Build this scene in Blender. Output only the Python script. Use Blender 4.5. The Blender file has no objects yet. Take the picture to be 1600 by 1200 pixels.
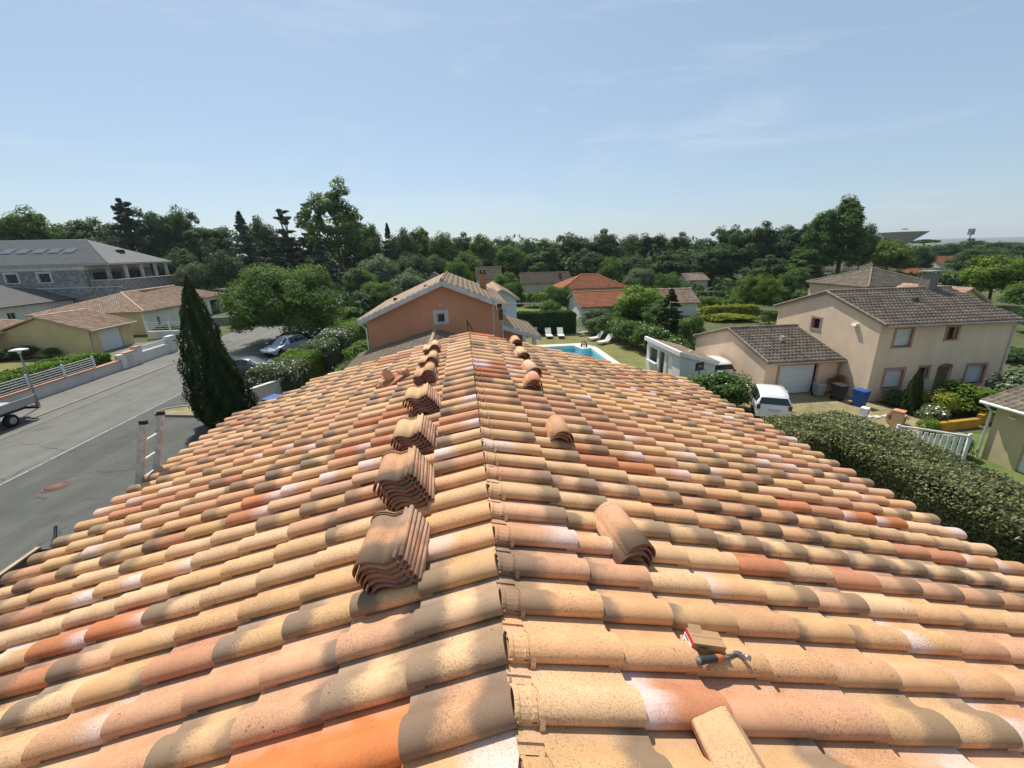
import bpy, bmesh, math, random
import numpy as np
from mathutils import Vector, Matrix
random.seed(7)
R = math.radians
scene = bpy.context.scene
col = scene.collection

# ------------------------------------------------------------------ camera
PITCH, ROLL, YAW, F = 0.29974, -0.0223, 0.1090, 671.6
CAMZ = 8.8
def cam_axes():
    cp, sp, cy, sy = math.cos(PITCH), math.sin(PITCH), math.cos(YAW), math.sin(YAW)
    fw = Vector((sy*cp, cy*cp, -sp)); rt = Vector((cy, -sy, 0)); up = rt.cross(fw)
    c, s = math.cos(ROLL), math.sin(ROLL)
    return fw, c*rt + s*up, -s*rt + c*up
FW, RT, UP = cam_axes()
cd = bpy.data.cameras.new('camera'); cam = bpy.data.objects.new('camera', cd); col.objects.link(cam)
cd.sensor_width = 36; cd.lens = 36*F/1600; cd.clip_start = 0.05; cd.clip_end = 40000
m = Matrix(((RT.x, UP.x, -FW.x, 0), (RT.y, UP.y, -FW.y, 0), (RT.z, UP.z, -FW.z, CAMZ), (0, 0, 0, 1)))
cam.matrix_world = m
scene.camera = cam

# ------------------------------------------------------------------ sky, sun, exposure
SUN_EL, SUN_AZ = R(58), R(-20)          # azimuth from +Y towards +X
w = bpy.data.worlds.new('World'); scene.world = w; w.use_nodes = True
nt = w.node_tree; nt.nodes.clear()
sky = nt.nodes.new('ShaderNodeTexSky'); sky.sky_type = 'NISHITA'; sky.sun_disc = False
sky.sun_elevation = SUN_EL; sky.sun_rotation = SUN_AZ
sky.air_density = 1.0; sky.dust_density = 0.8; sky.ozone_density = 1.6; sky.altitude = 150
tc = nt.nodes.new('ShaderNodeTexCoord')
mp = nt.nodes.new('ShaderNodeMapping'); mp.inputs['Scale'].default_value = (1.2, 1.2, 6.5)
nz = nt.nodes.new('ShaderNodeTexNoise'); nz.inputs['Scale'].default_value = 2.3; nz.inputs['Detail'].default_value = 7; nz.inputs['Roughness'].default_value = .62; nz.inputs['Distortion'].default_value = .6
cr = nt.nodes.new('ShaderNodeValToRGB'); cr.color_ramp.elements[0].position = .50; cr.color_ramp.elements[1].position = .74
cr.color_ramp.elements[0].color = (0, 0, 0, 1); cr.color_ramp.elements[1].color = (.34, .34, .34, 1)
mx = nt.nodes.new('ShaderNodeMixRGB'); mx.inputs[2].default_value = (6.6, 7.2, 7.8, 1)
bg = nt.nodes.new('ShaderNodeBackground'); bg.inputs[1].default_value = .097
ow = nt.nodes.new('ShaderNodeOutputWorld')
L = nt.links.new
L(tc.outputs['Generated'], mp.inputs[0]); L(mp.outputs[0], nz.inputs['Vector']); L(nz.outputs['Fac'], cr.inputs[0])
L(cr.outputs[0], mx.inputs[0]); vl = nt.nodes.new('ShaderNodeMixRGB'); vl.inputs[0].default_value = .46; vl.inputs[2].default_value = (4.0, 5.4, 6.8, 1)      # even summer haze veil
L(sky.outputs[0], vl.inputs[1]); L(vl.outputs[0], mx.inputs[1]); L(mx.outputs[0], bg.inputs[0]); L(bg.outputs[0], ow.inputs[0])
sd = bpy.data.lights.new('sun', 'SUN'); sd.energy = 5.0; sd.angle = R(.6); sd.color = (1, .95, .86)
so = bpy.data.objects.new('sun', sd); col.objects.link(so)
sv = Vector((math.sin(SUN_AZ)*math.cos(SUN_EL), math.cos(SUN_AZ)*math.cos(SUN_EL), math.sin(SUN_EL)))
so.rotation_euler = sv.to_track_quat('Z', 'Y').to_euler(); so.location = (0, 0, 60)
vs = scene.view_settings; vs.view_transform = 'Standard'; vs.look = 'None'; vs.exposure = 0.29; vs.gamma = 1; vs.use_curve_mapping = False

# ------------------------------------------------------------------ helpers: objects
def tag(o, label=None, cat=None, group=None, kind=None):
    if label: o['label'] = label
    if cat: o['category'] = cat
    if group: o['group'] = group
    if kind: o['kind'] = kind
    return o
def obj(name, me, parent=None, mat=None, loc=None, rot=None, scale=None):
    o = bpy.data.objects.new(name, me); col.objects.link(o)
    if mat is not None and me is not None and len(me.materials) == 0: me.materials.append(mat)
    if loc is not None: o.location = loc
    if rot is not None: o.rotation_euler = rot
    if scale is not None: o.scale = scale if hasattr(scale, '__len__') else (scale,)*3
    if parent is not None: o.parent = parent
    return o
def thing(name, label, cat, loc=(0, 0, 0), rotz=0, group=None):
    o = bpy.data.objects.new(name, None); col.objects.link(o); o.empty_display_size = .2
    o.location = loc; o.rotation_euler = (0, 0, rotz)
    return tag(o, label, cat, group)
def copy_tree(src, loc=None, rotz=None, scale=None, label=None):
    def cp(o, par):
        c = o.copy(); col.objects.link(c)
        if par is not None: c.parent = par
        for ch in kids.get(o, ()): cp(ch, c)
        return c
    kids = {}
    def walk(o):
        kids[o] = list(o.children)
        for ch in kids[o]: walk(ch)
    walk(src)
    r = cp(src, None)
    if loc is not None: r.location = loc
    if rotz is not None: r.rotation_euler = (0, 0, rotz)
    if scale is not None: r.scale = scale if hasattr(scale, '__len__') else (scale,)*3
    if label: r['label'] = label
    return r

class MB:
    """collects shapes and links them as ONE mesh object"""
    def __init__(s): s.v = []; s.f = []; s.sm = []
    def add(s, vs, fs, smooth=False):
        b = len(s.v); s.v += [tuple(p) for p in vs]; s.f += [tuple(i+b for i in f) for f in fs]; s.sm += [smooth]*len(fs); return s
    def box(s, x0, x1, y0, y1, z0, z1):
        vs = [(x, y, z) for z in (z0, z1) for y in (y0, y1) for x in (x0, x1)]
        return s.add(vs, [(0, 2, 3, 1), (4, 5, 7, 6), (0, 1, 5, 4), (2, 6, 7, 3), (0, 4, 6, 2), (1, 3, 7, 5)])
    def obox(s, c, sz, rot=(0, 0, 0)):
        from mathutils import Euler
        q = Euler(rot).to_matrix(); hx, hy, hz = sz[0]/2, sz[1]/2, sz[2]/2
        vs = [Vector(c) + q @ Vector((x, y, z)) for z in (-hz, hz) for y in (-hy, hy) for x in (-hx, hx)]
        return s.add(vs, [(0, 2, 3, 1), (4, 5, 7, 6), (0, 1, 5, 4), (2, 6, 7, 3), (0, 4, 6, 2), (1, 3, 7, 5)])
    def beam(s, a, b, w, h, up=(0, 0, 1)):
        a, b = Vector(a), Vector(b); d = (b-a).normalized(); u = Vector(up)
        if abs(d.dot(u)) > .99: u = Vector((1, 0, 0))
        sd = d.cross(u).normalized(); u = sd.cross(d)
        vs = [p + sd*i*w/2 + u*j*h/2 for p in (a, b) for (i, j) in ((-1, -1), (1, -1), (1, 1), (-1, 1))]
        return s.add(vs, [(0, 3, 2, 1), (4, 5, 6, 7), (0, 1, 5, 4), (1, 2, 6, 5), (2, 3, 7, 6), (3, 0, 4, 7)])
    def tube(s, pts, rad, n=8, cap=True):
        pts = [Vector(p) for p in pts]; rad = rad if hasattr(rad, '__len__') else [rad]*len(pts)
        vs = []; ref = Vector((0, 0, 1))
        for i, p in enumerate(pts):
            d = (pts[min(i+1, len(pts)-1)] - pts[max(i-1, 0)]).normalized()
            rf = ref if abs(d.dot(ref)) < .97 else Vector((1, 0, 0))
            a = d.cross(rf).normalized(); b = d.cross(a)
            for k in range(n):
                t = 2*math.pi*k/n; vs.append(p + a*math.cos(t)*rad[i] + b*math.sin(t)*rad[i])
        fs = [(i*n+k, i*n+(k+1) % n, (i+1)*n+(k+1) % n, (i+1)*n+k) for i in range(len(pts)-1) for k in range(n)]
        s.add(vs, fs, True)
        if cap: s.add([vs[k] for k in range(n)], [tuple(range(n))]); s.add([vs[-n+k] for k in range(n)], [tuple(reversed(range(n)))])
        return s
    def lathe(s, prof, c=(0, 0, 0), n=16, axis='z', smooth=True):
        vs = []
        for (r, z) in prof:
            for k in range(n):
                t = 2*math.pi*k/n; p = (r*math.cos(t), r*math.sin(t), z)
                if axis == 'x': p = (p[2], p[0], p[1])
                if axis == 'y': p = (p[0], p[2], p[1])
                vs.append((p[0]+c[0], p[1]+c[1], p[2]+c[2]))
        fs = [(i*n+k, i*n+(k+1) % n, (i+1)*n+(k+1) % n, (i+1)*n+k) for i in range(len(prof)-1) for k in range(n)]
        return s.add(vs, fs, smooth)
    def prism(s, poly, a0, a1, axis='y'):
        """poly: 2D outline; extruded along axis from a0 to a1"""
        def P(p, a): return {'y': (p[0], a, p[1]), 'x': (a, p[0], p[1]), 'z': (p[0], p[1], a)}[axis]
        n = len(poly); vs = [P(p, a0) for p in poly] + [P(p, a1) for p in poly]
        return s.add(vs, [tuple(range(n))[::-1], tuple(range(n, 2*n))] + [(i, (i+1) % n, n+(i+1) % n, n+i) for i in range(n)])
    def mesh(s, name):
        me = bpy.data.meshes.new(name); me.from_pydata(s.v, [], s.f)
        for p, k in zip(me.polygons, s.sm): p.use_smooth = k
        bm = bmesh.new(); bm.from_mesh(me); bmesh.ops.recalc_face_normals(bm, faces=bm.faces); bm.to_mesh(me); bm.free()
        me.update(); return me
    def build(s, name, mat, parent=None, **k):
        return obj(name, s.mesh(name), parent, mat, **k)
def np_mesh(name, V, Q, attr=None, aname='shade', smooth=False):
    """fast mesh from arrays: V (n,3), Q (m,k); attr one float per face"""
    V = np.asarray(V, np.float32); Q = np.asarray(Q, np.int32); k = Q.shape[1]
    me = bpy.data.meshes.new(name)
    me.vertices.add(len(V)); me.vertices.foreach_set('co', V.ravel())
    me.loops.add(Q.size); me.loops.foreach_set('vertex_index', Q.ravel())
    me.polygons.add(len(Q)); me.polygons.foreach_set('loop_start', np.arange(0, Q.size, k, dtype=np.int32))
    me.polygons.foreach_set('loop_total', np.full(len(Q), k, np.int32))
    if smooth: me.polygons.foreach_set('use_smooth', np.ones(len(Q), bool))
    me.update(calc_edges=True)
    if attr is not None:
        at = me.attributes.new(aname, 'FLOAT', 'FACE'); at.data.foreach_set('value', np.asarray(attr, np.float32))
    return me

# ------------------------------------------------------------------ helpers: materials
def nmat(name):
    m = bpy.data.materials.new(name); m.use_nodes = True; nt = m.node_tree; nt.nodes.clear()
    out = nt.nodes.new('ShaderNodeOutputMaterial'); b = nt.nodes.new('ShaderNodeBsdfPrincipled'); nt.links.new(b.outputs[0], out.inputs[0])
    return m, nt, b, out
def N(nt, typ, **k):
    n = nt.nodes.new(typ)
    for a, v in k.items():
        if a.startswith('i_'):
            key = a[2:]; n.inputs[int(key) if key.isdigit() else key.replace('_', ' ')].default_value = v
        else: setattr(n, a, v)
    return n
def ramp(nt, stops, fac=None, interp='LINEAR'):
    r = nt.nodes.new('ShaderNodeValToRGB'); r.color_ramp.interpolation = interp
    while len(r.color_ramp.elements) < len(stops): r.color_ramp.elements.new(.5)
    for e, (p, c) in zip(r.color_ramp.elements, stops):
        e.position = p; e.color = (*c, 1) if len(c) == 3 else c
    if fac is not None: nt.links.new(fac, r.inputs[0])
    return r
def math_n(nt, op, a, b=None, clamp=False):
    n = nt.nodes.new('ShaderNodeMath'); n.operation = op; n.use_clamp = clamp
    for i, v in enumerate((a, b)):
        if v is None: continue
        if isinstance(v, (int, float)): n.inputs[i].default_value = v
        else: nt.links.new(v, n.inputs[i])
    return n.outputs[0]
def mix_n(nt, fac, a, b, mode='MIX'):
    n = nt.nodes.new('ShaderNodeMixRGB'); n.blend_type = mode
    for i, v in enumerate((fac, a, b)):
        if isinstance(v, (int, float)): n.inputs[i].default_value = v
        elif isinstance(v, tuple): n.inputs[i].default_value = (*v, 1) if len(v) == 3 else v
        else: nt.links.new(v, n.inputs[i])
    return n.outputs[0]
def pos_noise(nt, scale, detail=4, rough=.55, stretch=None, dist=0, world=True):
    g = N(nt, 'ShaderNodeNewGeometry').outputs['Position'] if world else N(nt, 'ShaderNodeTexCoord').outputs['Object']
    if stretch:
        mpn = N(nt, 'ShaderNodeMapping'); mpn.inputs['Scale'].default_value = stretch; nt.links.new(g, mpn.inputs[0]); g = mpn.outputs[0]
    n = N(nt, 'ShaderNodeTexNoise', i_Scale=scale, i_Detail=detail, i_Roughness=rough, i_Distortion=dist); nt.links.new(g, n.inputs['Vector'])
    return n.outputs['Fac']
def smooth01(nt, x, a, b):
    n = N(nt, 'ShaderNodeMapRange', interpolation_type='SMOOTHSTEP'); nt.links.new(x, n.inputs[0])
    n.inputs[1].default_value = a; n.inputs[2].default_value = b; return n.outputs[0]
MATS = {}
def M(name, c=(.5, .5, .5), rough=.75, var=.12, scale=1.5, bump=0., bscale=30., spec=.3, metal=0., c2=None, fine=0., fscale=60, coat=0.):
    """plain procedural material: colour varied by two noises, optional bump"""
    if name in MATS: return MATS[name]
    m, nt, b, out = nmat(name)
    n1 = pos_noise(nt, scale, 6, .6)
    f = smooth01(nt, n1, .3, .7)
    lo = tuple(max(0, x*(1-var)) for x in c); hi = c2 if c2 else tuple(min(1, x*(1+var)) for x in c)
    colr = mix_n(nt, f, lo, hi)
    if fine:
        n2 = pos_noise(nt, fscale, 3, .6); g = smooth01(nt, n2, .35, .65)
        colr = mix_n(nt, fine, colr, mix_n(nt, g, (0.35, .35, .35), (1.5, 1.5, 1.5)), 'MULTIPLY')
    if 'render' in name or 'wall' in name:          # rain streaks and patchy weathering on render
        st = pos_noise(nt, 1.1, 5, .6, (1.0, 1.0, .35)); colr = mix_n(nt, .40, colr, mix_n(nt, smooth01(nt, st, .30, .70), (.82, .81, .79), (1.06, 1.06, 1.06)), 'MULTIPLY')
    nt.links.new(colr, b.inputs['Base Color'])
    rr = math_n(nt, 'ADD', math_n(nt, 'MULTIPLY', n1, .2), rough-.1, True); nt.links.new(rr, b.inputs['Roughness'])
    b.inputs['Specular IOR Level'].default_value = spec; b.inputs['Metallic'].default_value = metal; b.inputs['Coat Weight'].default_value = coat
    if bump:
        bn = N(nt, 'ShaderNodeBump', i_Strength=bump, i_Distance=.02); nt.links.new(pos_noise(nt, bscale, 4, .6), bn.inputs['Height']); nt.links.new(bn.outputs[0], b.inputs['Normal'])
    MATS[name] = m; return m
def leaf_mat(name, dark, mid, light, trans=.42, rough=.68, spec=.16):
    m, nt, b, out = nmat(name)
    at = N(nt, 'ShaderNodeAttribute', attribute_name='shade').outputs['Fac']
    oi = N(nt, 'ShaderNodeObjectInfo').outputs['Random']
    f = math_n(nt, 'ADD', math_n(nt, 'MULTIPLY', at, .8), math_n(nt, 'MULTIPLY', oi, .2))
    c = ramp(nt, [(0, dark), (.55, mid), (1, light)], f).outputs[0]
    nt.links.new(c, b.inputs['Base Color']); b.inputs['Roughness'].default_value = rough; b.inputs['Specular IOR Level'].default_value = spec
    t = N(nt, 'ShaderNodeBsdfTranslucent'); nt.links.new(mix_n(nt, 1, c, (1.5, 1.45, .6), 'MULTIPLY'), t.inputs[0])
    mx = N(nt, 'ShaderNodeMixShader'); mx.inputs[0].default_value = trans
    nt.links.new(b.outputs[0], mx.inputs[1]); nt.links.new(t.outputs[0], mx.inputs[2]); nt.links.new(mx.outputs[0], out.inputs[0])
    MATS[name] = m; return m
# ================================================================== OUR ROOF
XR, ZR, SL = 0.107, 7.12, R(14.92)          # ridge x, ridge height, slope
CS, SN = math.cos(SL), math.sin(SL)
PITCHW, YEND = 0.2586, 9.36
def slope_point(side, s, y, h=0.):
    """side +1 right, -1 left; s metres down the slope; h above the slope plane"""
    return Vector((XR + side*(s*CS + h*SN), y, ZR - s*SN + h*CS))
def tile_mat(name, src):
    m, nt, b, out = nmat(name)
    if src == 'object':
        o = N(nt, 'ShaderNodeObjectInfo'); c, a = o.outputs['Color'], o.outputs['Alpha']
    else:
        o = N(nt, 'ShaderNodeAttribute', attribute_name='tint'); c, a = o.outputs['Color'], o.outputs['Alpha']
    sp = N(nt, 'ShaderNodeSeparateColor'); nt.links.new(c, sp.inputs[0]); hue, dt, dh = sp.outputs
    uv = N(nt, 'ShaderNodeUVMap', uv_map='UVMap'); su = N(nt, 'ShaderNodeSeparateXYZ'); nt.links.new(uv.outputs[0], su.inputs[0])
    n_mid = pos_noise(nt, 7, 5, .6); n_fine = pos_noise(nt, 110, 3, .7); n_big = pos_noise(nt, 2.1, 3, .5); n_dot = pos_noise(nt, 48, 2, .4); n_grit = pos_noise(nt, 170, 2, .65)
    base = ramp(nt, [(0, (.55, .345, .175)), (.2, (.58, .385, .235)), (.38, (.60, .385, .19)), (.52, (.56, .325, .17)), (.66, (.51, .275, .165)), (.78, (.56, .345, .225)), (.9, (.45, .19, .10)), (1, (.52, .165, .05))], hue).outputs[0]
    base = mix_n(nt, .55, base, mix_n(nt, smooth01(nt, n_mid, .3, .7), (.82, .80, .78), (1.12, 1.12, 1.12)), 'MULTIPLY')
    per = math_n(nt, 'FRACT', math_n(nt, 'MULTIPLY', hue, 53.7)); base = mix_n(nt, .8, base, mix_n(nt, per, (.90, .85, .78), (1.22, 1.15, 1.04)), 'MULTIPLY')
    u = math_n(nt, 'ADD', su.outputs[0], math_n(nt, 'MULTIPLY', math_n(nt, 'SUBTRACT', n_mid, .5), .42))
    u = math_n(nt, 'ADD', u, math_n(nt, 'MULTIPLY', math_n(nt, 'SUBTRACT', n_fine, .5), .22))
    u = math_n(nt, 'ADD', u, math_n(nt, 'MULTIPLY', math_n(nt, 'SUBTRACT', su.outputs[1], .5), math_n(nt, 'MULTIPLY', math_n(nt, 'SUBTRACT', n_big, .5), 1.4)))
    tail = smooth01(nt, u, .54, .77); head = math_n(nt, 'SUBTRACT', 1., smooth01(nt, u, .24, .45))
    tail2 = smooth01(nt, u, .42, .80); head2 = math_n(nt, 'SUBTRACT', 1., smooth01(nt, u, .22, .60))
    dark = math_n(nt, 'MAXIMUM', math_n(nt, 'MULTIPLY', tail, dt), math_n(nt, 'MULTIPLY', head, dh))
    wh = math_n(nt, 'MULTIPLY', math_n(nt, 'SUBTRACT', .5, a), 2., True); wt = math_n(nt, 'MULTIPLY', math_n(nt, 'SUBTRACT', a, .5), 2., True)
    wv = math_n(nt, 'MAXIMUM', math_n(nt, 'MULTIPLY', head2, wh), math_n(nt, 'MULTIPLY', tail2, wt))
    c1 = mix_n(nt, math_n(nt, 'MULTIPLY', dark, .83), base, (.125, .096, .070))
    c1 = mix_n(nt, math_n(nt, 'MULTIPLY', wv, .80), c1, (.70, .55, .52))
    # fired speckle, stronger on some tiles, and a few lichen dots
    spk = math_n(nt, 'MULTIPLY', smooth01(nt, n_fine, .50, .64), math_n(nt, 'ADD', .20, math_n(nt, 'MULTIPLY', smooth01(nt, n_big, .4, .62), .36)))
    c1 = mix_n(nt, spk, c1, (.16, .10, .06)); gr = smooth01(nt, math_n(nt, 'FRACT', math_n(nt, 'MULTIPLY', hue, 91.3)), .15, .9); c1 = mix_n(nt, math_n(nt, 'MULTIPLY', smooth01(nt, n_grit, .47, .60), math_n(nt, 'ADD', .12, math_n(nt, 'MULTIPLY', gr, .50))), c1, mix_n(nt, .6, c1, (.16, .085, .04)))
    lich = math_n(nt, 'MULTIPLY', smooth01(nt, n_dot, .69, .74), smooth01(nt, pos_noise(nt, 3.3, 2), .50, .62)); c1 = mix_n(nt, math_n(nt, 'MULTIPLY', lich, .75), c1, (.07, .05, .03))
    # pale pink dust lying along the pans
    pan = smooth01(nt, su.outputs[1], .66, .80); c1 = mix_n(nt, math_n(nt, 'MULTIPLY', pan, math_n(nt, 'MULTIPLY', smooth01(nt, n_mid, .35, .6), .32)), c1, (.50, .33, .24))
    nt.links.new(c1, b.inputs['Base Color']); b.inputs['Roughness'].default_value = .78; b.inputs['Specular IOR Level'].default_value = .28
    bn = N(nt, 'ShaderNodeBump', i_Strength=.28, i_Distance=.004)
    nt.links.new(math_n(nt, 'ADD', n_fine, math_n(nt, 'MULTIPLY', n_mid, 1.2)), bn.inputs['Height']); nt.links.new(bn.outputs[0], b.inputs['Normal'])
    return m
TILE_O = tile_mat('fired_clay_tile', 'object'); TILE_A = tile_mat('fired_clay_tile_far', 'attr')
# profile across one tile: lip (near side), roll, hollow pan running under the next lip
PROF = [(.000, .027), (.000, .039), (.006, .052), (.020, .066), (.043, .0765), (.072, .080), (.101, .0765), (.126, .066), (.147, .050), (.163, .033), (.178, .018), (.197, .0095), (.225, .006), (.290, .006)]
TH = .014
def tile_geo(side, length, neck=0., prof=PROF, closed=False):
    """local x runs down the slope (mirrored on the left side); returns verts, faces, uvs per vert, smooth flags"""
    n = len(prof); V = []; UV = []; Fc = []; SMf = []
    for i, x in enumerate((0., length*.5, length)):
        t = x/length; k = .91 + .09*t; lift = .002 + .029*t
        for (y, z) in prof:
            yy = .074 + (y-.074)*k if y < .15 else y
            V.append((x, yy, z*k + lift)); UV.append((t, y/.29))
    for i in range(2):
        for j in range(n-1):
            Fc.append((i*n+j, i*n+j+1, (i+1)*n+j+1, (i+1)*n+j)); SMf.append(True)
    b0 = len(V)                                    # tail end face
    for j, (y, z) in enumerate(prof):
        V.append(V[2*n+j]); UV.append((1, y/.29))
    for j, (y, z) in enumerate(prof):
        p = V[2*n+j]; V.append((p[0]-.002, p[1] + (.006 if y < .02 else 0), p[2]-TH)); UV.append((1, y/.29))
    for j in range(n-1):
        Fc.append((b0+j, b0+j+1, b0+n+j+1, b0+n+j)); SMf.append(False)
    bh_ = len(V)                                   # head end face
    for j in range(n): V.append(V[j]); UV.append((0, prof[j][0]/.29)); 
    for j in range(n): V.append((V[j][0]+.001, V[j][1], .0 if closed else V[j][2]-TH)); UV.append((0, prof[j][0]/.29))
    for j in range(n-1): Fc.append((bh_+n+j, bh_+n+j+1, bh_+j+1, bh_+j)); SMf.append(False)
    b1 = len(V)                                    # lip side face
    for i in range(3):
        p = V[i*n]; V.append(p); UV.append((i/2, 0)); V.append((p[0], p[1]+.005, p[2]-TH)); UV.append((i/2, 0))
    for i in range(2):
        Fc.append((b1+2*i, b1+2*i+2, b1+2*i+3, b1+2*i+1)); SMf.append(False)
    if neck:                                       # head neck with two ribs, roll only, a step lower
        sub = [q for q in prof if -.001 < q[0] < .165][1:]; ns = len(sub)
        xs = [(-neck, -.010), (-neck+.006, -.003), (-neck+.018, -.003), (-neck+.022, -.008), (-.030, -.008), (-.026, -.002), (-.011, -.002), (-.006, -.008), (.006, -.008)]
        b2 = len(V)
        for (x, dz) in xs:
            for (y, z) in sub:
                V.append((x, .074+(y-.074)*.93, z*.91+.003+dz)); UV.append((0., y/.29))
        for i in range(len(xs)-1):
            for j in range(ns-1):
                Fc.append((b2+i*ns+j, b2+i*ns+j+1, b2+(i+1)*ns+j+1, b2+(i+1)*ns+j)); SMf.append(False)
        b3 = len(V)                                # near cheek of the neck and the flat strip of the pan's head
        for (x, dz) in (xs[0], xs[-1]):
            y0, z0 = sub[0]; V.append((x, .074+(y0-.074)*.93, z0*.91+.003+dz)); V.append((x, .074+(y0-.074)*.93+.004, .0)); UV += [(0, 0)]*2
        Fc.append((b3, b3+2, b3+3, b3+1)); SMf.append(False)
        b4 = len(V)
        for x in (-neck, 0.):
            for y, z in ((.168, .014), (.20, .012), (.205, .020), (.212, .020), (.217, .011), (.29, .010)): V.append((x, y, z)); UV.append((0, .8))
        for j in range(5): Fc.append((b4+j, b4+j+1, b4+6+j+1, b4+6+j)); SMf.append(False)
        b5 = len(V)                                # little nib at the head of the lip
        for (x, y, z) in ((.0, -.010, .022), (.022, -.010, .022), (.022, .012, .050), (.0, .012, .050), (.0, -.010, .008), (.022, -.010, .008)): V.append((x, y, z)); UV.append((0, 0))
        Fc += [(b5, b5+1, b5+2, b5+3), (b5, b5+4, b5+5, b5+1)]; SMf += [False]*2
    if side < 0:
        V = [(-x, y, z) for x, y, z in V]; Fc = [f[::-1] for f in Fc]
    # winding: top faces must look up (+z)
    a, b_, c = (Vector(V[Fc[3][i]]) for i in range(3))
    if (b_-a).cross(c-a).z < 0: Fc = [f[::-1] for f in Fc]
    return V, Fc, UV, SMf
def mesh_uv(name, V, Fc, UV, SMf, mat, tint=None):
    me = bpy.data.meshes.new(name); me.from_pydata(V, [], Fc); me.polygons.foreach_set('use_smooth', SMf)
    ul = me.uv_layers.new(name='UVMap'); vi = np.zeros(len(me.loops), np.int32); me.loops.foreach_get('vertex_index', vi)
    ul.data.foreach_set('uv', np.asarray(UV, np.float32)[vi].ravel())
    if tint is not None:
        ca = me.color_attributes.new('tint', 'FLOAT_COLOR', 'POINT'); ca.data.foreach_set('color', np.asarray(tint, np.float32).ravel())
    me.materials.append(mat); me.update(); return me

our_house = thing('tiled_house', 'low house whose new multicoloured clay tile roof fills the foreground', 'house', (0, 0, 0))
rng = random.Random(11)
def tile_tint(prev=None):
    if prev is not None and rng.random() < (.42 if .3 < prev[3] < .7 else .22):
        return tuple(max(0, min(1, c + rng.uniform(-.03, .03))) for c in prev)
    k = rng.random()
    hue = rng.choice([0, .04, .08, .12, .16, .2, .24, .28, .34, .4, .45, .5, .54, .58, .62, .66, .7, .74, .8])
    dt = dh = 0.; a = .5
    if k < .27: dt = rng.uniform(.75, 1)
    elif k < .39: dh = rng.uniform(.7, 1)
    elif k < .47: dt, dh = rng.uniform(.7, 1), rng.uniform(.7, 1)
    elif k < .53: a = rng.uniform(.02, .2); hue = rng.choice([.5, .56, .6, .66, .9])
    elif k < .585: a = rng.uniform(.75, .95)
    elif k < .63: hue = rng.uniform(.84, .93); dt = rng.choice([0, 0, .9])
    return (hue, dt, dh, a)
def fits(side, s_end, y):
    if side > 0: return True
    return s_end < 4.60 - max(0, y - 7.75)*1.08
rows = {1: (13, .500, .3785), -1: (12, .405, .3735)}       # rows, end of the first row, exposed length
NEAR = {1: 1.114 - 8*PITCHW, -1: 1.098 - 8*PITCHW}
tiles = []
for side in (1, -1):
    nr, e0, ex = rows[side]; ncol = int((YEND - NEAR[side])/PITCHW)
    for c in range(ncol):
        y = NEAR[side] + c*PITCHW; prev = None
        for r in range(nr):
            end = e0 + r*ex
            if not fits(side, end, y): break
            ln = (end - .085) if (r == 0 and side > 0) else (end + .015 if r == 0 else ex + .06)
            t = tile_tint(prev); prev = t
            if c == ncol-1 and side > 0 and rng.random() < .5: t = (1., 0, 0, .5)
            tiles.append([side, r, c, y, end, ln, t])
# the one bright unweathered tile near the photographer
for (sd, ss, yy, tint) in ((-1, .60, 1.18, (1., 0, 0, .5)), (-1, .95, 1.18, (1., 0, 0, .5)), (-1, 2.75, 2.5, (.95, 0, 0, .08)), (-1, 2.40, 2.5, (.96, 0, 0, .08)), (-1, 2.13, 3.88, (.93, 0, 0, .05)), (-1, 2.13, 3.62, (.92, 0, 0, .06)),
                           (1, 1.82, 2.1, (.92, 0, 0, .5)), (1, 3.86, 3.30, (.97, 0, 0, .04)), (1, 4.22, 3.30, (.97, 0, 0, .04)), (1, 1.02, 3.50, (.90, 0, 0, .5)), (1, 1.45, 3.50, (.93, 0, 0, .5)), (1, .3, 5.9, (.95, .8, 0, .5)), (1, .3, 6.15, (.95, .7, 0, .5)), (1, .3, 6.45, (.90, 0, 0, .05)), (1, .3, 6.7, (.90, 0, 0, .05))):
    T = min(tiles, key=lambda q: (q[0] != sd, abs(q[4]-.17-ss)*1.2 + abs(q[3]+.08-yy))); T[6] = tint
def screen(p):
    d = p - Vector((0, 0, CAMZ)); z = d.dot(FW)
    return (z, 800 + F*d.dot(RT)/z, 600 - F*d.dot(UP)/z) if z > .05 else (z, -9999, -9999)
def visible(T):
    z, x, y = screen(slope_point(T[0], T[4]-.19, T[3]+.12, .06)); return -90 < x < 1690 and y < 1290 and z > .05
def sortkey(T):
    return (0 if visible(T) else 1, screen(slope_point(T[0], T[4]-.19, T[3]+.12))[0])
tiles.sort(key=sortkey)
near, far = tiles[:300], tiles[300:]
cache = {}
def geo_for(T):
    k = (T[0], round(T[5], 3), T[1] == 0)
    if k not in cache: cache[k] = tile_geo(T[0], T[5], .098 if (k[2] and T[0] > 0) else 0., closed=k[2] and T[0] < 0)
    return k, cache[k]
mcache = {}
def tile_matrix(T):
    side, r, c, y, end, ln, t = T
    j = rng.uniform
    loc = slope_point(side, end-ln + j(-.006, .006), y + j(-.003, .003), .012 + j(0, .005))
    return Matrix.Translation(loc) @ Matrix.Rotation(side*SL, 4, 'Y') @ Matrix.Rotation(j(-.010, .010), 4, 'Z') @ Matrix.Rotation(j(-.020, .020), 4, 'X')
for T in near:
    k, g = geo_for(T)
    if k not in mcache: mcache[k] = mesh_uv('tile', *g, TILE_O)
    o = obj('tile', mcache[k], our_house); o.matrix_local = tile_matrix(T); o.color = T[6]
V, Fc, UV, SMf, TI = [], [], [], [], []
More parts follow.
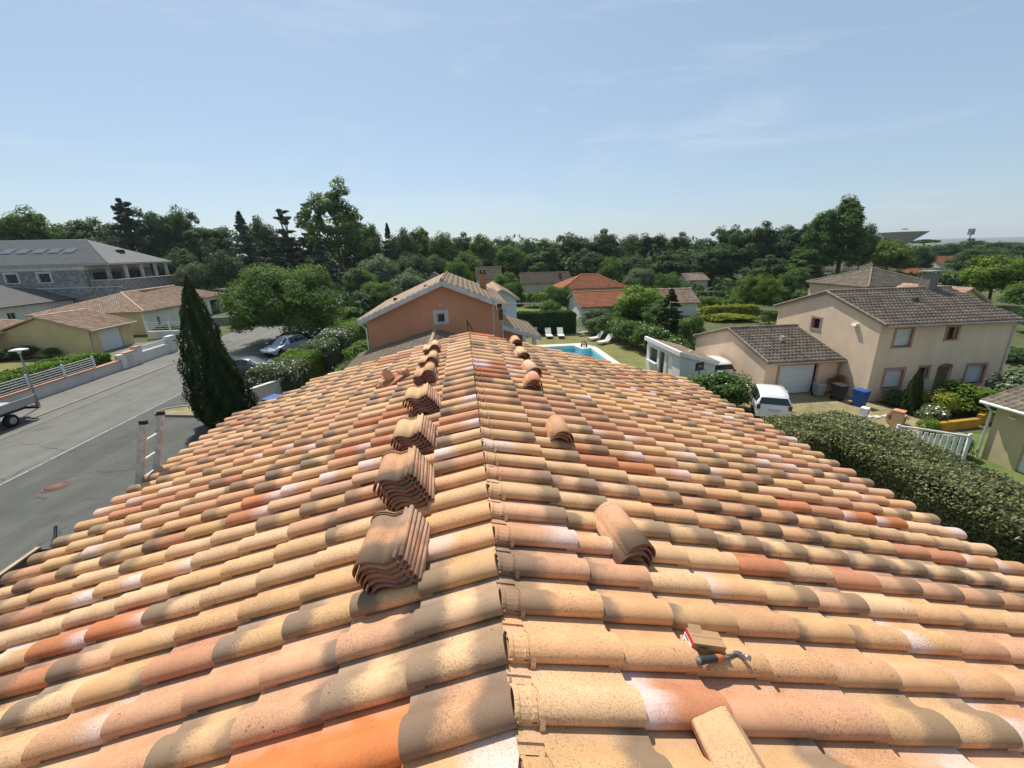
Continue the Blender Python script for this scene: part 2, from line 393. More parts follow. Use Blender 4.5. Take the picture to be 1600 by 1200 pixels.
for T in far:
    k, (v, f, uv, sm) = geo_for(T); mt = tile_matrix(T); b = len(V)
    V += [tuple(mt @ Vector(p)) for p in v]; Fc += [tuple(i+b for i in q) for q in f]; UV += uv; SMf += sm; TI += [T[6]]*len(v)
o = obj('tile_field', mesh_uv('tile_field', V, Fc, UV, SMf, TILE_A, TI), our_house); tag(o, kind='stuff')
# deck under the tiles, fascia, soffit and walls
deckm = M('roof_batten_wood', (.16, .10, .06), .85, .2, 6, .3, 40)
cream = M('cream_render', (.62, .50, .36), .9, .06, .8, .25, 60)
mb = MB(); Y0, Y1 = NEAR[1]+.02, YEND-.04
def sp(side, s, y, h): return tuple(slope_point(side, s, y, h))
mb.add([sp(1, .02, Y0, -.004), sp(1, 4.95, Y0, -.004), sp(1, 4.95, Y1, -.004), sp(1, .02, Y1, -.004), sp(1, .02, Y0, -.10), sp(1, 4.95, Y0, -.10), sp(1, 4.95, Y1, -.10), sp(1, .02, Y1, -.10)],
       [(0, 1, 2, 3), (4, 7, 6, 5), (0, 4, 5, 1), (1, 5, 6, 2), (2, 6, 7, 3), (3, 7, 4, 0)])
pl = [(.0, Y0), (4.44, Y0), (4.44, 7.80), (2.62, 9.50), (2.55, Y1), (.0, Y1)]
a = [sp(-1, s, y, -.004) for s, y in pl]; b = [sp(-1, s, y, -.10) for s, y in pl]; n = len(pl)
mb.add(a+b, [tuple(range(n)), tuple(range(n, 2*n))[::-1]] + [(i, (i+1) % n, n+(i+1) % n, n+i) for i in range(n)])
mb.build('roof_deck', deckm, our_house)
MB().box(XR-.022, XR+.022, Y0, Y1, ZR-.05, ZR+.012).build('ridge_gap_filler', M('ridge_filler_clay', (.34, .21, .13), .9, .2, 8), our_house)  # added clay-coloured strip, keeps the hollow along the ridge from showing black
we = XR + 4.35*CS; wl = XR - 3.95*CS
mb = MB(); mb.prism([(wl, Y0+.15), (we, Y0+.15), (we, Y1-.2), (XR-2.2, Y1-.2), (wl, 7.55)], 0, 5.75, 'z')
zt = 5.75
mb.prism([(wl, 5.749), (we, 5.749), (we, ZR-.12-4.35*SN), (XR, ZR-.14), (wl, ZR-.12-3.95*SN)], Y0+.16, 7.5, 'y')
mb.prism([(XR-2.1, 5.749), (we-.01, 5.749), (we-.01, ZR-.12-4.35*SN), (XR, ZR-.14), (XR-2.1, ZR-.13-2.15*SN)], 7.5, Y1-.21, 'y')
mb.build('wall', cream, our_house)
# eave gutter of the left side: only the near length is up
gm = M('brown_aluminium', (.13, .085, .06), .45, .15, 8, spec=.5); gw = M('weathered_board', (.42, .31, .20), .8, .2, 5, .3, 50)
gp = thing('eave_gutter', 'brown gutter with pale board edge hung along the near left eave', 'gutter', (0, 0, 0))
e = slope_point(-1, 4.66, 0, .0)
mb = MB(); prof = [(-.01, .0), (-.015, -.07), (-.05, -.105), (-.10, -.105), (-.135, -.07), (-.14, .0)]
for y0, y1 in ((-1.2, 4.34),):
    P = [(e.x+x, y0, e.z+z) for x, z in prof] + [(e.x+x, y1, e.z+z) for x, z in prof] + [(e.x+x*.9-.007, y0, e.z+z+.008) for x, z in prof] + [(e.x+x*.9-.007, y1, e.z+z+.008) for x, z in prof]
    mb.add(P, [(i, i+1, 7+i, 6+i) for i in range(5)] + [(12+i, 18+i, 19+i, 13+i) for i in range(5)] + [(6, 7, 8, 9, 10, 11)])
mb.build('trough', gm, gp)
MB().box(e.x-.185, e.x-.142, -1.2, 4.36, e.z-.09, e.z+.022).build('edge_board', gw, gp)
MB().tube([(e.x-.02, 4.30, e.z-.02), (e.x-.09, 4.48, e.z+.06), (e.x-.13, 4.56, e.z+.13)], .016, 8).build('bracket', M('dark_steel', (.05, .055, .06), .4, metal=.8), gp)
# ================================================================== VEGETATION BUILDERS
LEAF = dict(
    mid=leaf_mat('leaf_mid', (0.0359, 0.0718, 0.0193), (0.0856, 0.1518, 0.0386), (0.1725, 0.2553, 0.0690)),
    dark=leaf_mat('leaf_dark', (0.0248, 0.0524, 0.0193), (0.0580, 0.1076, 0.0359), (0.1173, 0.1794, 0.0607), .26),
    conifer=leaf_mat('needle_dark', (0.0166, 0.0359, 0.0193), (0.0359, 0.0662, 0.0331), (0.0690, 0.1104, 0.0552), .12),
    blue=leaf_mat('needle_blue', (0.0304, 0.0552, 0.0386), (0.0580, 0.0911, 0.0607), (0.1035, 0.1449, 0.0966), .12),
    bright=leaf_mat('leaf_bright', (0.0500, 0.0850, 0.0120), (0.1150, 0.1800, 0.0250), (0.2300, 0.3000, 0.0500), .35),
    lime=leaf_mat('leaf_lime', (0.1000, 0.1300, 0.0150), (0.2200, 0.2600, 0.0300), (0.3600, 0.3800, 0.0600), .35),
    grey=leaf_mat('leaf_olive_grey', (0.0621, 0.0897, 0.0483), (0.1173, 0.1587, 0.0828), (0.2070, 0.2553, 0.1449), .25),
    laurel=leaf_mat('leaf_laurel', (0.0550, 0.0700, 0.0240), (0.1500, 0.1600, 0.0600), (0.3400, 0.3200, 0.1600), .2, .5, .35),
    hedge=leaf_mat('leaf_hedge', (0.0483, 0.0966, 0.0166), (0.1173, 0.2070, 0.0304), (0.2346, 0.3312, 0.0621), .3),
    cypress=leaf_mat('leaf_cypress', (0.0115, 0.0253, 0.0069), (0.0299, 0.0529, 0.0138), (0.0805, 0.1092, 0.0253), .12),
    red=leaf_mat('leaf_reddish', (0.1242, 0.0621, 0.0345), (0.2484, 0.1173, 0.0621), (0.3588, 0.2070, 0.0966), .3))
BARK = M('bark', (.095, .072, .052), .9, .3, 5, .6, 25); TWIG_SHADE = M('shaded_twig_mass', (.030, .034, .018), .95, .3, 4)
WHITEFL = M('white_petals', (.80, .78, .72), .7, .05); PINKFL = M('pink_petals', (.62, .20, .24), .7, .1)
def diamonds(C, Nr, ln, wd, rs):
    """leaf quads (diamond) at C with normals Nr, lengths ln, widths wd"""
    n = len(C); Nr = Nr/np.maximum(np.linalg.norm(Nr, axis=1, keepdims=True), 1e-6)
    t = rs.normal(size=(n, 3)); a = np.cross(Nr, t); a /= np.maximum(np.linalg.norm(a, axis=1, keepdims=True), 1e-6); b = np.cross(Nr, a)
    ln = np.broadcast_to(np.asarray(ln, float), (n,))[:, None]; wd = np.broadcast_to(np.asarray(wd, float), (n,))[:, None]
    V = np.empty((n, 4, 3)); V[:, 0] = C + a*ln; V[:, 1] = C + b*wd + Nr*ln*.15; V[:, 2] = C - a*ln; V[:, 3] = C - b*wd + Nr*ln*.15
    return V.reshape(-1, 3), np.arange(n*4).reshape(-1, 4)
def leaves_mesh(name, C, Nr, ln, wd, rs, mat, shade=None):
    V, Q = diamonds(C, Nr, ln, wd, rs)
    if shade is None: shade = rs.uniform(0, 1, len(C))
    me = np_mesh(name, V, Q, np.clip(shade, 0, 1)); me.materials.append(mat); return me
def unit(v): return v/np.maximum(np.linalg.norm(v, axis=-1, keepdims=True), 1e-6)
def clump_cloud(rs, cen, rad, per, flat=.75, up=.5, outdir=None):
    """cen (k,3), rad (k,): leaves spread in each clump's shell"""
    k = len(cen); d = unit(rs.normal(size=(k, per, 3))); r = rs.uniform(.35, 1, (k, per, 1))**.6
    P = cen[:, None] + d*r*rad[:, None, None]*np.array([1, 1, flat])
    Nn = d*.7 + np.array([0, 0, up]) + rs.normal(size=(k, per, 3))*.45
    if outdir is not None: Nn = Nn + outdir[:, None]*.5
    sh = np.repeat(rs.uniform(.15, .85, k), per) + rs.uniform(-.3, .3, k*per)
    return P.reshape(-1, 3), Nn.reshape(-1, 3), sh
def trunk_mesh(name, H, r0, tips, rs, lean=.02, fork=.35):
    mb = MB(); top = np.array([rs.normal()*lean*H, rs.normal()*lean*H, H])
    pts = [np.array([0, 0, -.3])] + [top*t + np.append(rs.normal(size=2)*.012*H*t, 0) for t in (.12, .3, .5, .7, .88)]
    mb.tube(pts, [r0*1.25, r0, r0*.85, r0*.62, r0*.38, r0*.12], 8)
    for tp in tips:
        t = rs.uniform(fork, min(.8, max(fork+.05, tp[2]/H*.85))); st = top*t; mid = (st+tp)/2 + np.array([0, 0, .04*H])
        mb.tube([st, mid, tp], [r0*.38*(1.1-t), r0*.22, r0*.07], 5, False)
    me = mb.mesh(name); me.materials.append(BARK); return me
def crown_broad(rs, H, W, n=95, per=130, ls=.25, base=.2, cl=.17, lump=.22, point=0.):
    zc = H*(base + (1-base)/2); rz = H*(1-base)/2; d = unit(rs.normal(size=(n, 3)))
    d[:, 2] = np.where(d[:, 2] < -.75, -d[:, 2], d[:, 2])
    rr = rs.uniform(.28, 1, n)**.5; lob = 1 + lump*np.sin(d[:, 0]*4.3+rs.uniform(0, 6))*np.cos(d[:, 1]*3.7+rs.uniform(0, 6)) + rs.normal(size=n)*.06
    sc = np.array([W/2, W/2, rz])*(1-cl*.8)
    C = d*rr[:, None]*lob[:, None]*sc
    if point: C[:, :2] *= (1 - point*np.clip(C[:, 2:3]/rz, -1, 1))
    C[:, 2] += zc
    rad = W*cl*rs.uniform(.6, 1.15, n)
    P, Nn, sh = clump_cloud(rs, C, rad, per, .8, .45, d)
    return P, Nn, sh, ls*rs.uniform(.6, 1.2, len(P)), C[rs.permutation(n)[:9]]
def crown_cedar(rs, H, W, ls=.30):
    P = []; tips = []
    for z in np.sort(rs.uniform(.2, .98, 34)):
        rr = W/2*(1.0 - .85*((z-.2)/.8)**1.6); k = int(rs.integers(1, 4)); a0 = rs.uniform(0, 6.3)
        for j in range(k):
            a = a0 + j*6.283/k + rs.normal()*.5; L_ = rr*rs.uniform(.4, 1.15)
            for t in np.linspace(.25, 1, 5):
                P.append((math.cos(a)*L_*t, math.sin(a)*L_*t, H*(z + .07*t - .035*t*t) + rs.normal()*.16, L_*(.26 - .10*t) + .45))
            tips.append((math.cos(a)*L_*.9, math.sin(a)*L_*.9, H*(z+.03)))
    P = np.array(P); C = P[:, :3]; p, n_, s = clump_cloud(rs, C, P[:, 3], 46, .30, 1.0)
    return p, n_, s, ls*rs.uniform(.6, 1.2, len(p)), np.array(tips)
def crown_umbrella(rs, H, W, ls=.3):
    n = 60; a = rs.uniform(0, 6.283, n); r = np.sqrt(rs.uniform(0, 1, n))*W/2*.88
    C = np.c_[np.cos(a)*r, np.sin(a)*r, H*.86 - (r/(W/2))**2*H*.07 + rs.normal(size=n)*.15]
    P, Nn, s = clump_cloud(rs, C, np.full(n, W*.11), 90, .55, .9)
    return P, Nn, s, ls*rs.uniform(.6, 1.2, len(P)), C[::7]
def crown_conifer(rs, H, W, ls=.28, base=.08):
    C = []; rd = []
    for z in np.sort(np.concatenate([rs.uniform(base, .97, 34), np.linspace(.84, .995, 9)])):
        rr = W/2*(1-z)**.8*1.05; k = max(2, int(6*(1-z)+1)); a0 = rs.uniform(0, 6.3)
        for j in range(k):
            a = a0 + j*6.283/k + rs.normal()*.15; L_ = rr*rs.uniform(.75, 1.12)
            for t in (.45, .75, 1.):
                C.append((math.cos(a)*L_*t, math.sin(a)*L_*t, H*z - .12*L_*t*t + rs.normal()*.08)); rd.append(.17*W*(1.02-z)+.10)
    C = np.array(C); P, Nn, s = clump_cloud(rs, C, np.array(rd), 26, .55, .6, unit(C*np.array([1, 1, 0])))
    return P, Nn, s, ls*rs.uniform(.6, 1.2, len(P)), np.zeros((0, 3))
def crown_cypress(rs, H, W, n=26000, ls=.10):
    z = 1 - rs.uniform(0, 1, n)**.62; z = rs.permutation(z); prof = np.sqrt(np.clip((z+.06)/.22, .2, 1))*(1 - np.clip((z-.18)/.82, 0, 1)**2.1)
    a = rs.uniform(0, 6.283, n); flame = 1 + .16*np.sin(a*5+z*9) + .11*np.sin(a*11-z*21) + .05*np.sin(a*3+z*40)
    r = W/2*np.clip(prof, .015, 2)*flame*rs.uniform(.62, 1.02, n)**.35
    r *= np.where(rs.uniform(size=n) < .03, 1.12, 1)
    P = np.c_[np.cos(a)*r, np.sin(a)*r, z*H + rs.normal(size=n)*.05]
    Nn = np.c_[np.cos(a), np.sin(a), np.full(n, .25)] + rs.normal(size=(n, 3))*.45
    return P, Nn, .5+.35*np.sin(a*7+z*14)*.6+rs.normal(size=n)*.18, ls*rs.uniform(.7, 1.6, n), np.zeros((0, 3))
PROTO = {}
def proto(kind, var):
    k = (kind, var)
    if k in PROTO: return PROTO[k]
    rs = np.random.default_rng(hash(kind) % 7919*0 + sum(map(ord, kind))*31 + var*977)
    H, W, fork = 12., 10., .3
    asp = .55
    if kind == 'broad': c = crown_broad(rs, H, W)
    elif kind == 'big': H, W = 20., 14.; c = crown_broad(rs, H, W, 150, 120, .34, .08, .12, .30); 
    elif kind == 'poplar': H, W = 20., 8.; c = crown_broad(rs, H, W, 150, 110, .30, .05, .17, .24, .5)
    elif kind == 'sparse': H, W = 20., 12.; c = crown_broad(rs, H, W, 110, 90, .30, .16, .10, .3)
    elif kind == 'cedar': H, W = 20., 14.; c = crown_cedar(rs, H, W)
    elif kind == 'umbrella': H, W = 16., 9.; c = crown_umbrella(rs, H, W); fork = .8
    elif kind == 'conifer': H, W = 16., 7.; c = crown_conifer(rs, H, W)
    elif kind == 'cypress': H, W = 8., 3.4; c = crown_cypress(rs, H, W); asp = .3
    elif kind == 'shrub': H, W = 3., 3.; c = crown_broad(rs, H, W, 46, 75, .11, .0, .20, .12)
    elif kind == 'round': H, W = 8., 10.5; c = crown_broad(rs, H, W, 210, 220, .125, .02, .10, .16)
    P, Nn, sh, ls, tips = c
    me_c = {}
    PROTO[k] = (H, W, (P, Nn, sh, ls, asp, rs), trunk_mesh('trunk', H*.92 if kind not in ('umbrella',) else H*.9, H*.018+.03, tips, rs, fork=fork), me_c)
    return PROTO[k]
def tree(name, label, cat, kind, var, leaf, x, y, h, w_, group=None, rz=None, z=0., flowers=None, nfl=0):
    H, W, (P, Nn, sh, ls, asp, rs), tm, mc = proto(kind, var)
    if leaf not in mc: mc[leaf] = leaves_mesh('crown', P, Nn, ls, ls*asp, rs, LEAF[leaf], sh)
    t = thing(name, label, cat, (x, y, z), random.uniform(0, 6.28) if rz is None else rz, group)
    t.scale = (w_/W, w_/W, h/H)
    obj('trunk' if cat == 'tree' else 'stems', tm, t); c = obj('crown' if cat == 'tree' else 'foliage', mc[leaf], t)
    if flowers:
        r2 = np.random.default_rng(int(abs(x*13+y*7))+5); idx = r2.permutation(len(P))[:nfl*3]; idx = idx[np.argsort(-(P[idx, 2] + .3*np.linalg.norm(P[idx, :2], axis=1)))][:nfl]
        Q = P[idx] * np.array([1.05, 1.05, 1.04]); s_ = .055*W/w_
        tag(obj('flowers', leaves_mesh('flowers', Q, Nn[idx], s_*r2.uniform(.6, 1.5, nfl), s_, r2, flowers), t), kind='stuff')
    return t
def hedge(name, label, x0, x1, y0, y1, h, leaf='hedge', ls=.06, dens=450, rough=.09, group=None, rotz=0., flowers=None, nfl=0, loc=None, z0=0., under=0.):
    """clipped hedge: dark core for the shaded inside plus leaves over top and sides with an uneven skin"""
    cx, cy = (x0+x1)/2, (y0+y1)/2; a, b = (x1-x0)/2, (y1-y0)/2
    rs = np.random.default_rng(int(abs(cx*31+cy*17+h*100)))
    t = thing(name, label, 'hedge', (cx, cy, z0), rotz, group)
    faces = [((-a, -b, h), (2*a, 0, 0), (0, 2*b, 0), (0, 0, 1)), ((-a, -b, 0), (2*a, 0, 0), (0, 0, h), (0, -1, 0)), ((-a, b, 0), (2*a, 0, 0), (0, 0, h), (0, 1, 0)),
             ((-a, -b, 0), (0, 2*b, 0), (0, 0, h), (-1, 0, 0)), ((a, -b, 0), (0, 2*b, 0), (0, 0, h), (1, 0, 0))]
    P = []; Nn = []
    for o_, u, v, n_ in faces:
        o_, u, v, n_ = map(np.array, (o_, u, v, n_)); ar = np.linalg.norm(u)*np.linalg.norm(v); k = int(ar*dens)
        p = o_ + rs.uniform(0, 1, (k, 1))*u + rs.uniform(0, 1, (k, 1))*v
        P.append(p); Nn.append(np.repeat(n_[None].astype(float), k, 0))
    P = np.concatenate(P); Nn = np.concatenate(Nn); k = len(P)
    lump = np.sin(P[:, 0]*2.1+cx)*np.cos(P[:, 1]*1.7+cy)*.6 + np.sin(P[:, 0]*5.3+P[:, 2]*4)*np.cos(P[:, 1]*4.9)*.4
    P = P + Nn*(lump[:, None]*rough + (rs.uniform(-1.6, .7, (k, 1)))*rough*.7)
    # round the shoulders
    q = np.abs(P[:, :2])/np.array([a, b]); e = np.clip((q.max(1)-.8)/.2, 0, 1); P[:, 2] -= np.where(P[:, 2] > h*.75, e**2*min(.28, h*.14), 0)
    P[:, 2] = np.maximum(P[:, 2], .02)
    side_ = Nn[:, 2] < .5; P = P - Nn*(np.where(side_, under*np.clip(1-P[:, 2]/h, 0, 1), 0))[:, None]  # sides leaned in below, shaped so the overhanging top shades them
    Nl = Nn + rs.normal(size=(k, 3))*np.where(side_, .5, .7)[:, None] + np.array([0, 0, .12])
    sh = .5 + .22*lump + rs.normal(size=k)*.24
    me = leaves_mesh('foliage', P, Nl, ls*rs.uniform(.6, 1.4, k), ls*.5*rs.uniform(.7, 1.3, k), rs, LEAF[leaf], sh)
    obj('foliage', me, t)
    i = min(.14+under, a*.5, b*.5); MB().box(-a+i, a-i, -b+i, b-i, 0.0, h-min(.2, i*1.4)).build('shaded_twigs', TWIG_SHADE, t)  # solid twig-toned dark core box stands in for the shaded inside
    if flowers:
        idx = np.where(P[:, 2] > h*.55)[0]; idx = rs.permutation(idx)[:nfl]
        tag(obj('flowers', leaves_mesh('flowers', P[idx]+Nn[idx]*.05, Nl[idx], .07*rs.uniform(.5, 1.5, len(idx)), .05, rs, flowers), t), kind='stuff')
    return t
# ================================================================== BUILDING HELPERS
class WF:
    """a wall's own frame: u along it, v up, w outwards (right-hand side of p0 -> p1)"""
    def __init__(s, p0, p1):
        s.o = Vector((p0[0], p0[1], 0)); d = Vector((p1[0]-p0[0], p1[1]-p0[1], 0)); s.len = d.length; s.u = d.normalized(); s.n = Vector((s.u.y, -s.u.x, 0))
    def p(s, u, v, w=0): return s.o + s.u*u + s.n*w + Vector((0, 0, v))
    def box(s, mb, u0, u1, v0, v1, w0, w1):
        vs = [s.p(u, v, w) for v in (v0, v1) for w in (w1, w0) for u in (u0, u1)]
        return mb.add(vs, [(0, 2, 3, 1), (4, 5, 7, 6), (0, 1, 5, 4), (2, 6, 7, 3), (0, 4, 6, 2), (1, 3, 7, 5)])
    def wall(s, mb, z0, z1, holes=(), th=.24, u0=0., u1=None):
        u1 = s.len if u1 is None else u1
        us = sorted({u0, u1, *[h[0] for h in holes], *[h[1] for h in holes]}); vs = sorted({z0, z1, *[h[2] for h in holes], *[h[3] for h in holes]})
        for a, b in zip(us, us[1:]):
            for c, d in zip(vs, vs[1:]):
                if any(h[0]-1e-6 <= a and b <= h[1]+1e-6 and h[2]-1e-6 <= c and d <= h[3]+1e-6 for h in holes): continue
                s.box(mb, a, b, c, d, -th, 0)
GLASS = M('window_glass_dark', (.018, .020, .024), .12, .1, spec=.6)
SHUT = M('white_roller_shutter', (.62, .64, .64), .55, .04); WPVC = M('white_pvc', (.72, .72, .70), .4, .04); PINK = M('salmon_trim', (.44, .235, .17), .85, .08)
WOODF = M('brown_window_frame', (.16, .085, .055), .6, .15); LEAD = M('grey_metal', (.30, .31, .32), .4, metal=.6)
def window(par, wf, u0, u1, v0, v1, trim=None, tw=.14, style='glass', depth=.12, frame=None, split=True, sill=True):
    """a window as a part of its house: frame, pane, sill, surround as sub-parts"""
    frame = frame or WPVC; f = .05
    mb = MB()
    for a, b, c, d in ((u0, u0+f, v0, v1), (u1-f, u1, v0, v1), (u0+f, u1-f, v0, v0+f), (u0+f, u1-f, v1-f, v1)): wf.box(mb, a, b, c, d, -depth-.04, -depth+.02)
    if split: wf.box(mb, (u0+u1)/2-.03, (u0+u1)/2+.03, v0+f, v1-f, -depth-.04, -depth+.015)
    w_ = mb.build('window', frame, par)
    if style == 'shutter':
        k = max(4, int((v1-v0)/.11)); hh = (v1-v0-.02)/k
        mb = MB()
        for i in range(k): wf.box(mb, u0+.012, u1-.012, v0+.01+i*hh, v0+.01+(i+.93)*hh, -depth+.021, -depth+.042)
        mb.build('roller_shutter', SHUT, w_)
    else: wf.box(MB(), u0, u1, v0, v1, 0, 0); mb = MB(); wf.box(mb, u0+.01, u1-.01, v0+.01, v1-.01, -depth-.03, -depth-.015); mb.build('pane', GLASS, w_)
    if trim is not None:
        mb = MB()
        for a, b, c, d in ((u0-tw, u0, v0-.02, v1+tw), (u1, u1+tw, v0-.02, v1+tw), (u0, u1, v1, v1+tw)): wf.box(mb, a, b, c, d, -.05, .022)
        mb.build('surround', trim, w_)
    if sill:
        mb = MB(); wf.box(mb, u0-tw*(1 if trim else .3), u1+tw*(1 if trim else .3), v0-.085, v0-.0, -depth+.03, .05); mb.build('sill', trim or WPVC, w_)
    return w_
def far_tile(name, cols, grime=.35):
    m, nt, b, out = nmat(name)
    at = N(nt, 'ShaderNodeAttribute', attribute_name='shade').outputs['Fac']
    c = ramp(nt, [(i/(len(cols)-1), q) for i, q in enumerate(cols)], at).outputs[0]
    n1 = pos_noise(nt, 1.1, 6, .65); n2 = pos_noise(nt, 14, 4, .6)
    c = mix_n(nt, math_n(nt, 'MULTIPLY', smooth01(nt, n1, .42, .68), grime), c, (.085, .072, .058))
    c = mix_n(nt, math_n(nt, 'MULTIPLY', smooth01(nt, n2, .62, .74), .5), c, (.42, .37, .29))
    nt.links.new(c, b.inputs['Base Color']); b.inputs['Roughness'].default_value = .85; b.inputs['Specular IOR Level'].default_value = .2
    return m
T_GREY = far_tile('tile_weathered_brown', [(.145, .112, .085), (.20, .158, .122), (.26, .205, .16), (.17, .132, .10)], .42)
T_BEIGE = far_tile('tile_weathered_beige', [(.34, .25, .165), (.43, .32, .215), (.38, .27, .18), (.50, .38, .26)], .28)
T_MIX = far_tile('tile_blended', [(.44, .28, .19), (.55, .38, .265), (.39, .24, .165), (.62, .46, .33), (.50, .33, .225)], .08)
T_RED = far_tile('tile_orange', [(.42, .155, .07), (.50, .20, .095), (.46, .17, .08), (.36, .13, .07)], .22)
T_DULL = far_tile('tile_dull_brown', [(.17, .125, .085), (.22, .165, .115), (.19, .14, .10)], .3)
T_SLATE = far_tile('tile_slate', [(.125, .124, .122), (.15, .148, .145), (.14, .138, .135)], .15)
T_SLATE2 = far_tile('tile_slate_pale', [(.24, .236, .226), (.27, .265, .255), (.255, .25, .24)], .12)
TPROF = [(0, .012), (.06, .040), (.2, .068), (.34, .060), (.48, .026), (.62, .010), (1., .010)]
def roof_plane(par, pts, mat, pitch=.25, expo=.37, slab=None, flat=False, th=.10, name='roof'):
    """pts: outline from above, first two = eave from left to right seen from outside; builds slab + real tiles"""
    P = [Vector(p) for p in pts]; O = P[0]; U = (P[1]-P[0]).normalized(); nrm = (P[1]-P[0]).cross(P[2]-P[1]).normalized()
    if nrm.z < 0: nrm = -nrm
    D = nrm.cross(U).normalized(); q = [((p-O).dot(U), (p-O).dot(D)) for p in P]
    mb = MB(); n = len(P); lo = [p - nrm*th for p in P]
    mb.add(P + lo, [tuple(range(n)), tuple(range(n, 2*n))[::-1]] + [(i, (i+1) % n, n+(i+1) % n, n+i) for i in range(n)])
    r = mb.build(name, slab or M('roof_edge_render', (.42, .35, .27), .85, .1), par)
    umin, umax = min(a for a, b in q), max(a for a, b in q); nc = max(1, round((umax-umin)/pitch)); pw = (umax-umin)/nc
    rs = np.random.default_rng(int(abs(O.x*7+O.y*3+O.z))); V = []; Q = []; A = []
    prof = TPROF if not flat else [(0, .012), (.97, .012), (1., .0)]
    U_, D_, N_, O_ = (np.array(v) for v in (U, D, nrm, O)); m_ = len(prof)
    py = np.array([a*pw for a, b in prof]); pz = np.array([b for a, b in prof])
    for c in range(nc):
        uc = umin + (c+.5)*pw; hits = []
        for (a0, b0), (a1, b1) in zip(q, q[1:]+q[:1]):
            if (a0-uc)*(a1-uc) < 0: hits.append(b0 + (uc-a0)/(a1-a0)*(b1-b0))
        if len(hits) < 2: continue
        v0, v1 = min(hits), max(hits); v = v0 - (.05 if v0 < .05 else 0)
        off = (.5*pw if flat else 0.)
        v = v0 if v0 < .05 else math.floor(v0/expo)*expo
        if v0 < .05: v -= .06
        while v < v1 - .03:
            e = min(v + expo + .05, v1); b = len(V); s_ = rs.uniform()
            for k, (vv, lift) in enumerate(((max(v, v0 - .06), .022), (e, .004))):
                for j in range(m_): V.append(O_ + U_*(umin + c*pw + py[j]) + D_*vv + N_*(pz[j] + lift + .004))
            for j in range(m_): V.append(V[b+j] - N_*.03)
            for j in range(m_-1):
                Q.append((b+j, b+j+1, b+m_+j+1, b+m_+j)); A.append(s_); Q.append((b+2*m_+j, b+2*m_+j+1, b+j+1, b+j)); A.append(s_)
            v += expo
    if V:
        me = np_mesh('roof_tiles', np.array(V), np.array(Q), A); me.materials.append(mat)
        tag(obj('roof_tiles', me, r), kind='stuff')
    return r
def ridge_run(par, a, b, mat, rad=.10, seg=.4, name='ridge_tile_row'):
    a, b = Vector(a), Vector(b); L_ = (b-a).length; k = max(1, int(L_/seg)); mb = MB(); d = (b-a)/k
    for i in range(k): mb.tube([a+d*i, a+d*(i+1.04)], [rad, rad*.88], 8, True)
    o = mb.build(name, mat, par); me = o.data
    at_ = me.attributes.new('shade', 'FLOAT', 'FACE'); at_.data.foreach_set('value', np.random.default_rng(k).uniform(.3, 1, len(me.polygons)).astype(np.float32))
    return tag(o, kind='stuff')
def pipe(par, pts, mat=None, r=.045, name='downpipe'): return MB().tube(pts, r, 8).build(name, mat or WPVC, par)
def gutter(par, a, b, mat=None, r=.07, name='gutter'): return MB().tube([a, b], r, 8).build(name, mat or WPVC, par)
def gable(mb, pts, y0, y1, axis='y'): mb.prism(pts, y0, y1, axis)
def sectional_door(par, wf, u0, u1, v0, v1, mat=None, n=5, name='garage_door'):
    d = MB(); wf.box(d, u0, u1, v0, v1, -.18, -.13); o = d.build(name, mat or SHUT, par); h = (v1-v0)/n
    for i in range(n):
        p = MB(); wf.box(p, u0+.02, u1-.02, v0+i*h+.012, v0+(i+1)*h-.006, -.13, -.112); p.build('door_panel', mat or SHUT, o)
    return o
